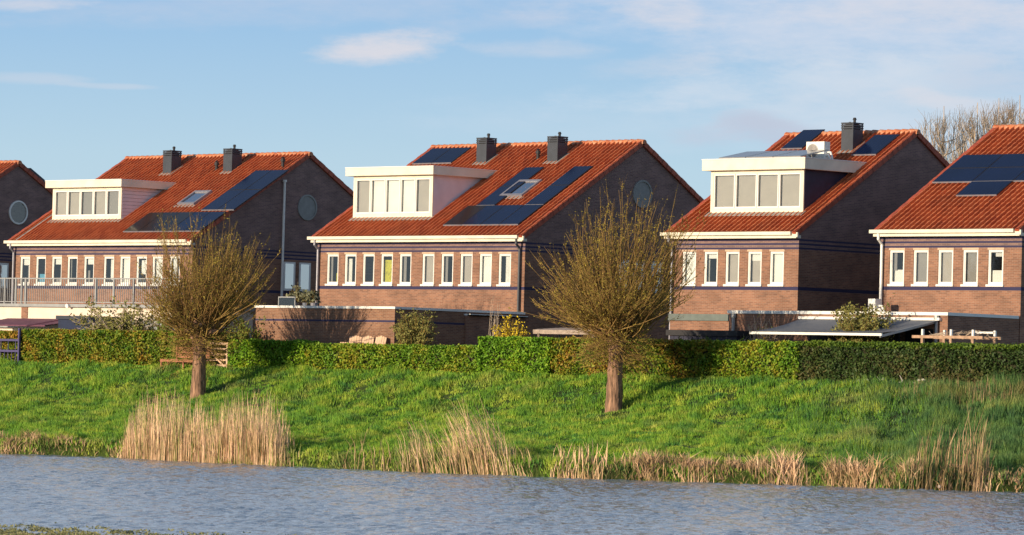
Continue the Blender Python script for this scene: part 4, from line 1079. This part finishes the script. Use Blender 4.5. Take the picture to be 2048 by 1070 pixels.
# ------------------------------------------------------------------ garden things
# bench
pb = on_y(318, 738, YH-.75); BN = empty('garden_bench', (pb.x, YH-.75, float(ground_z(pb.x, YH-.75))), 'reddish slatted wooden bench partly hidden by the left willow trunk', 'bench')
wB = on_y(400, 738, YH-.75).x-pb.x
s = MB()
for k in range(4): s.box(0, wB, .05+k*.11, .05+k*.11+.085, .42, .45)
s.build('seat', MAT['red_wood'], BN); s = MB()
for k in range(5): s.box(.5, wB, .50+k*.018, .53+k*.018, .52+k*.095, .59+k*.095)
s.box(.5, .56, .47, .55, .45, 1.0); s.build('backrest', MAT['red_wood'], BN)
for x in (.02, wB*.55, wB-.08):
    for y in (.05, .45): MB().box(x, x+.06, y, y+.06, -.05, .415).build('leg', MAT['red_wood'], BN)
s = MB(); s.box(0, wB, .04, .055, .34, .41); s.build('apron', MAT['red_wood'], BN)
# wooden gate
pg = on_y(415, 735, YH+.1); pe = on_y(455, 735, YH+.1); GT = empty('wooden_gate', (pg.x, YH+.1, GZ), 'pale wooden field gate with a diagonal brace right of the left willow', 'gate')
w_ = pe.x-pg.x; gh = on_y(440, 684, YH+.1).z-GZ
s = MB(); s.box(-.03, .05, -.02, .05, -.05, gh); s.box(w_-.08, w_, -.02, .05, -.05, gh); s.build('post', MAT['pale_wood'], GT)
s = MB()
for k in range(5): z = .10+k*(gh-.2)/4; s.box(.05, w_-.08, 0, .03, z, z+.075)
s.build('rails', MAT['pale_wood'], GT); s = MB(); s.beam((.08, -.02, gh-.35), (w_-.15, -.02, .08), .03, .08); s.build('brace', MAT['pale_wood'], GT)
# white lantern
pl = on_y(430, 666, 120.4); LN = empty('garden_lantern', (pl.x, 120.4, GZ), 'white garden lantern glimpsed between willow trunk and gate', 'lantern')
zz = pl.z-GZ; s = MB(); s.tube([(0, 0, 0), (0, 0, zz-.12)], .03, 8); s.build('pole', MAT['chim'], LN)
s = MB(); s.tube([(0, 0, zz-.12), (0, 0, zz+.10)], [.09, .12], 8); s.tube([(0, 0, zz+.10), (0, 0, zz+.2)], [.15, .03], 8); s.build('lantern_head', MAT['white2'], LN)
# purple trellis gate
pt_ = on_y(37, 722, YH-.1); p0 = on_y(-20, 722, YH-.1); TG = empty('trellis_gate', (p0.x, YH-.1, GZ-.05), 'purple-blue wooden trellis gate at the left edge beside the orange hedge', 'gate')
w_ = pt_.x-p0.x; th_ = on_y(34, 656, YH-.1).z-GZ
s = MB(); s.box(w_-.09, w_, 0, .09, -.05, th_+.05); s.box(0, .08, 0, .09, -.05, th_+.05); s.build('post', MAT['purple'], TG)
s = MB()
for z in (.0, .55, 1.02): s.box(.08, w_-.09, .01, .06, z, z+.09)
s.build('rails', MAT['purple'], TG)
s = MB()
for k in range(7): x = .12+k*(w_-.2)/7; s.box(x, x+.03, .061, .075, .05, .56 if k % 2 else 1.05)
s.build('slats', MAT['purple'], TG)
hedge(-60, 38, 662, 'dull orange hedge behind the purple trellis gate', 'h_orange', YH+.25, .8)
# adirondack chairs
def chair(u, rz, label):
    p = on_y(u, 690, 120.45); r = empty('garden_chair', (p.x, 120.45, GZ), label, 'garden chair', 'pale wooden garden chairs before the annex wall', rz)
    r.location.z = GZ
    s = MB()
    for k in range(5): s.hexa([(-.26+k*.105, .30, .38), (-.165+k*.105, .30, .38), (-.165+k*.105, .62, 1.48-.03*abs(k-2)), (-.26+k*.105, .62, 1.48-.03*abs(k-2)), (-.26+k*.105, .33, .38), (-.165+k*.105, .33, .38), (-.165+k*.105, .65, 1.48-.03*abs(k-2)), (-.26+k*.105, .65, 1.48-.03*abs(k-2))])
    s.build('backrest', MAT['pale_wood'], r)
    s = MB()
    for k in range(5): s.box(-.27, .27, -.25+k*.11, -.16+k*.11, .42-k*.012, .44-k*.012)
    s.build('seat', MAT['pale_wood'], r)
    for sx in (-1, 1):
        s = MB(); s.box(sx*.34-.06, sx*.34+.06, -.28, .42, .62, .645); s.build('armrest', MAT['pale_wood'], r)
        for y in (-.25, .36): MB().box(sx*.34-.03, sx*.34+.03, y, y+.05, 0, .62).build('leg', MAT['pale_wood'], r)
chair(702, .5, 'pale wooden garden chair nearest the tree shadow, leftmost of three'); chair(723, .35, 'middle one of three pale wooden garden chairs'); chair(745, .2, 'pale wooden garden chair at the right, nearest the green-grey shrub')
a = on_y(680, 686, 120.2); r = empty('garden_table', (a.x, 120.2, GZ), 'low pale wooden slatted table left of the three garden chairs', 'table')
s = MB(); zt = a.z-GZ
for k in range(6): s.box(k*.13, k*.13+.10, 0, .6, zt, zt+.04)
s.build('table_top', MAT['pale_wood'], r)
for x in (.02, .68):
    for y in (.02, .52): MB().box(x, x+.06, y, y+.06, 0, zt-.003).build('leg', MAT['pale_wood'], r)
# weathered slab roof (wood store) behind right willow
a = on_y(1066, 655, 121.2); b = on_y(1190, 655, 121.2); r = empty('wood_shelter', (a.x, 121.2, GZ), 'weathered pinkish plank roof of a low shelter left of the right willow', 'shelter')
w_ = b.x-a.x; zz = on_y(1100, 668, 121.2).z-GZ; s = MB()
for k in range(5): s.hexa([(0+k*.02, k*.3, zz+k*.02), (w_, k*.3, zz+k*.02), (w_, k*.3+.29, zz+.05+k*.02), (k*.02, k*.3+.29, zz+.05+k*.02), (k*.02, k*.3, zz+.16+k*.02), (w_, k*.3, zz+.16+k*.02), (w_, k*.3+.29, zz+.2+k*.02), (k*.02, k*.3+.29, zz+.2+k*.02)])
s.build('roof', MAT['old_wood'], r)
for x in (.15, w_-.25):
    for y in (.1, 1.3): MB().box(x, x+.1, y, y+.1, 0, zz-.003).build('post', MAT['old_wood'], r)
# pergola on the right
a = on_y(1829, 690, 120.6); b = on_y(1950, 690, 120.6); r = empty('pergola', (a.x, 120.6, GZ), 'weathered wooden pergola with white post caps in front of the dark annex side', 'pergola')
w_ = b.x-a.x; zz = on_y(1900, 677, 120.6).z-GZ
s = MB(); s.box(-.1, w_+.35, -.04, .06, zz, zz+.10); s.box(-.1, w_+.2, 1.2, 1.3, zz, zz+.10); s.build('beam', MAT['wood'], r)
for u in (1845, 1902, 1946):
    x = on_y(u, 690, 120.6).x-a.x
    for y in (-.05, 1.2):
        o = MB().box(x-.05, x+.05, y, y+.1, 0, zz-.003).build('post', MAT['wood'], r)
        MB().box(x-.04, x+.04, y+.01, y+.09, zz+.103, zz+.32).build('post_cap', MAT['white2'], o)
s = MB(); x = on_y(1902, 690, 120.6).x-a.x; x2_ = on_y(1946, 690, 120.6).x-a.x; s.box(x, x2_, 1.21, 1.27, zz+.21, zz+.28); s.build('top_bar', MAT['white2'], r)
rsv = random.Random(5); s = MB()
for k in range(26):
    x = rsv.uniform(.3, w_+.4); s.tube([(x, .5*rsv.random(), zz+.12), (x+rsv.uniform(-.3, .3), .5*rsv.random(), zz+rsv.uniform(.1, .32)), (x+rsv.uniform(-.5, .6), .5, zz+rsv.uniform(0, .3))], [.012, .01, .005], 4)
s.build('vine', MAT['poplar'], r)
# pale rubble under the dark hedge
rs_ = random.Random(3)
rub = empty('stone_rubble', g0(1780, YH-.25), 'pale rubble showing at the foot of the dark hedge', 'rubble')
rub.location.z = GZ
s = MB()
for k in range(26):
    x = rs_.gauss(0, .75); z = abs(rs_.gauss(0, .08)); y = rs_.uniform(-.1, .14); q = rs_.uniform(.04, .10)
    s.tube([(x-q, y, z), (x-q*.3, y, z+q*.3), (x+q*.6, y+.02, z+q*.2)], [q*.3, q*.75, q*.35], 6)
s.build('stones', MAT['stone'], rub, True)
s = MB()
for u, h_ in ((1757, .28), (1802, .34)):
    x = on_y(u, 760, YH-.1).x-rub.location.x; s.tube([(x, .12, 0), (x+.06, .15, h_*.5), (x-.04, .12, h_)], [.03, .018, .008], 5)
s.build('pale_stem', MAT['stone'], rub)

# ------------------------------------------------------------------ bare trees behind, upper right
def poplar(u, vt, F, w, label, seed):
    rs = random.Random(seed); p = at_depth(u, vt, F); H_ = p.z-GZ; r = empty('bare_tree', (p.x, p.y, GZ), label, 'tree', 'bare trees behind the right houses')
    t = MB(); t.tube([(0, 0, 0), (.1, 0, H_*.4), (0, .1, H_*.75), (0, 0, H_)], [.28, .18, .08, .02], 7); t.build('trunk', MAT['poplar'], r)
    c = MB()
    for k in range(48):
        z = H_*rs.uniform(.2, .9); a = rs.uniform(0, 2*PI); ln = max(.3, min(H_-z-1.2, w*rs.uniform(.9, 1.6))); d = Vector((math.cos(a), math.sin(a), 0))
        o_ = w*.5*rs.uniform(.35, 1.0)*math.sqrt(max(.05, 1-(z/H_-.25)**2))
        pts = [Vector((0, 0, z)), d*o_*.5+Vector((0, 0, z+ln*.25)), d*o_*.85+Vector((0, 0, z+ln*.6)), d*o_+Vector((rs.uniform(-.2, .2), 0, z+ln))]
        c.tube(pts, [.045, .032, .022, .010], 4, False)
        for j in range(16):
            q = rs.uniform(.4, 3); i = min(2, int(q)); s0 = pts[i].lerp(pts[i+1], q-i); e = s0+Vector((rs.uniform(-.5, .5), rs.uniform(-.5, .5), rs.uniform(.4, 1.3))); c.tube([s0, s0.lerp(e, .5)+Vector((rs.uniform(-.1, .1), 0, .05)), e], [.016, .011, .006], 3, False)
    c.build('crown', MAT['poplar'], r)
for i, (u, vt, w, lb) in enumerate(((1888, 212, 4.2, 'bare upright tree showing in the gap between the two right houses'), (1955, 205, 3.4, 'bare tree just left of the rightmost roof ridge'),
        (1998, 196, 3.0, 'slender bare tree rising over the rightmost ridge'), (2040, 190, 4.0, 'bare tree cut by the right edge above the ridge'), (1918, 248, 1.4, 'small thin bare tree between two taller ones'), (2085, 200, 2.4, 'bare tree mostly beyond the right edge'))):
    poplar(u, vt, 250+i*6, w, lb, 40+i)

# ------------------------------------------------------------------ light and sky
SUN_EL, SUN_AZ = math.radians(12), math.radians(50)   # azimuth: left of straight behind the camera
sx_, sy_ = cam_rf(-math.sin(SUN_AZ), -math.cos(SUN_AZ))
sd = Vector((sx_*math.cos(SUN_EL), sy_*math.cos(SUN_EL), math.sin(SUN_EL))).normalized()
ld = bpy.data.lights.new('sun', 'SUN'); ld.energy = 5.0; ld.angle = math.radians(.5); ld.color = (1, .80, .56)
lo = bpy.data.objects.new('sun', ld); COL.objects.link(lo); lo.rotation_euler = (-sd).to_track_quat('-Z', 'Y').to_euler()
wd = bpy.data.worlds.new('World'); SC.world = wd; wd.use_nodes = True; nt = wd.node_tree
bg = nt.nodes['Background']
sky = N(nt, 'ShaderNodeTexSky', sky_type='NISHITA'); sky.sun_disc = False; sky.sun_elevation = SUN_EL
sky.sun_rotation = math.atan2(sd.x, sd.y); sky.air_density = 1.0; sky.dust_density = .6; sky.ozone_density = 2.5
tc = N(nt, 'ShaderNodeTexCoord'); sx = N(nt, 'ShaderNodeSeparateXYZ'); L(nt, tc.outputs['Generated'], sx.inputs[0])
# pixel-free sky coordinates: azimuth tangent (relative to the view heading) and elevation
dx_ = N(nt, 'ShaderNodeVectorMath', operation='DOT_PRODUCT'); L(nt, tc.outputs['Generated'], dx_.inputs[0]); dx_.inputs[1].default_value = (ct, st, 0)
AZ = dx_.outputs['Value']; EL = sx.outputs[2]
ramp = N(nt, 'ShaderNodeValToRGB'); e = ramp.color_ramp.elements
e[0].position = 0; e[0].color = (.54, .66, .74, 1); e[1].position = 1; e[1].color = (.03, .06, .15, 1)
for p, c in ((.05, (.45, .63, .77, 1)), (.088, (.28, .49, .76, 1)), (.17, (.62, .71, .84, 1)), (.40, (.22, .32, .48, 1))):
    x = e.new(p); x.color = c
L(nt, EL, ramp.inputs['Fac'])
skc = N(nt, 'ShaderNodeVectorMath', operation='SCALE'); L(nt, sky.outputs[0], skc.inputs[0]); skc.inputs['Scale'].default_value = .08
base = mixc(nt, .85, skc.outputs[0], ramp.outputs['Color'])
cbv = N(nt, 'ShaderNodeCombineXYZ'); L(nt, math_(nt, 'MULTIPLY', AZ, 1.0), cbv.inputs[0]); L(nt, math_(nt, 'MULTIPLY', EL, 3.4), cbv.inputs[1])
nz = N(nt, 'ShaderNodeTexNoise'); nz.inputs['Scale'].default_value = 16; nz.inputs['Detail'].default_value = 9; nz.inputs['Roughness'].default_value = .58; nz.inputs['Distortion'].default_value = .35
L(nt, cbv.outputs[0], nz.inputs['Vector'])
nf = N(nt, 'ShaderNodeTexNoise'); nf.inputs['Scale'].default_value = 60; nf.inputs['Detail'].default_value = 10; nf.inputs['Roughness'].default_value = .68
L(nt, cbv.outputs[0], nf.inputs['Vector'])
def blob(u, v, wu, wv, amp, rough=.5, tilt=0):
    """soft cloud centred on the sky direction of photo pixel (u, v)"""
    d = ray(u, v).normalized(); a0 = d.x*ct+d.y*st; e0 = d.z
    da = math_(nt, 'SUBTRACT', AZ, a0); de = math_(nt, 'ADD', math_(nt, 'SUBTRACT', EL, e0), math_(nt, 'MULTIPLY', da, tilt))
    X_ = math_(nt, 'DIVIDE', da, wu/FPX); Y_ = math_(nt, 'DIVIDE', de, wv/FPX)
    r2 = math_(nt, 'ADD', math_(nt, 'MULTIPLY', X_, X_), math_(nt, 'MULTIPLY', Y_, Y_))
    n = math_(nt, 'ADD', math_(nt, 'MULTIPLY', math_(nt, 'SUBTRACT', nf.outputs['Fac'], .5), 3.2*rough), math_(nt, 'MULTIPLY', math_(nt, 'SUBTRACT', nz.outputs['Fac'], .5), 3.2*rough))
    v = math_(nt, 'SUBTRACT', math_(nt, 'ADD', 1, n), r2)
    mr = N(nt, 'ShaderNodeMapRange', interpolation_type='SMOOTHSTEP'); L(nt, v, mr.inputs[0]); mr.inputs[1].default_value = -.5; mr.inputs[2].default_value = 1.5; mr.inputs[3].default_value = 0; mr.inputs[4].default_value = amp
    return mr.outputs[0]
col = base
WH = (.66, .64, .68, 1); LV = (.50, .56, .68, 1); PK = (.70, .66, .70, 1)
for (u, v, wu, wv, amp, rg, cc, tl) in (
    (1750, 40, 620, 100, .85, .6, (.58, .63, .73, 1), 0), (1330, 25, 110, 42, .6, .8, WH, .1), (1850, 25, 330, 38, .5, .8, WH, 0),
    (1650, 165, 500, 42, .55, .8, (.62, .68, .76, 1), -.1), (1330, 130, 150, 28, .4, .8, WH, -.1), (1800, 200, 480, 110, .75, .6, (.56, .63, .72, 1), 0),
    (1530, 260, 120, 36, .95, 1.0, (.42, .46, .58, 1), .2), (1410, 272, 90, 24, .7, 1.0, (.44, .50, .62, 1), 0), (1990, 150, 130, 50, .45, .8, (.45, .53, .66, 1), 0), (1960, 215, 180, 22, .5, .8, WH, .15),
    (775, 92, 130, 34, .85, 1.05, WH, -.12), (1080, 98, 160, 20, .35, .9, WH, 0), (560, 18, 620, 40, .5, .8, LV, -.05), (60, 10, 130, 14, .55, .8, WH, -.08),
    (1000, 45, 300, 18, .35, .8, LV, -.1), (60, 157, 110, 12, .3, .9, WH, 0), (220, 172, 90, 6, .3, .8, WH, 0), (1500, 255, 700, 60, .35, .6, (.55, .64, .74, 1), 0)):
    col = mixc(nt, blob(u, v, wu, wv, amp, rg, tl), col, cc)
L(nt, col, bg.inputs['Color']); bg.inputs['Strength'].default_value = 1.0
SC.view_settings.view_transform = 'Standard'; SC.view_settings.look = 'None'; SC.view_settings.exposure = 0.18; SC.view_settings.gamma = 1
SC.cycles.max_bounces = 6; SC.cycles.transparent_max_bounces = 10
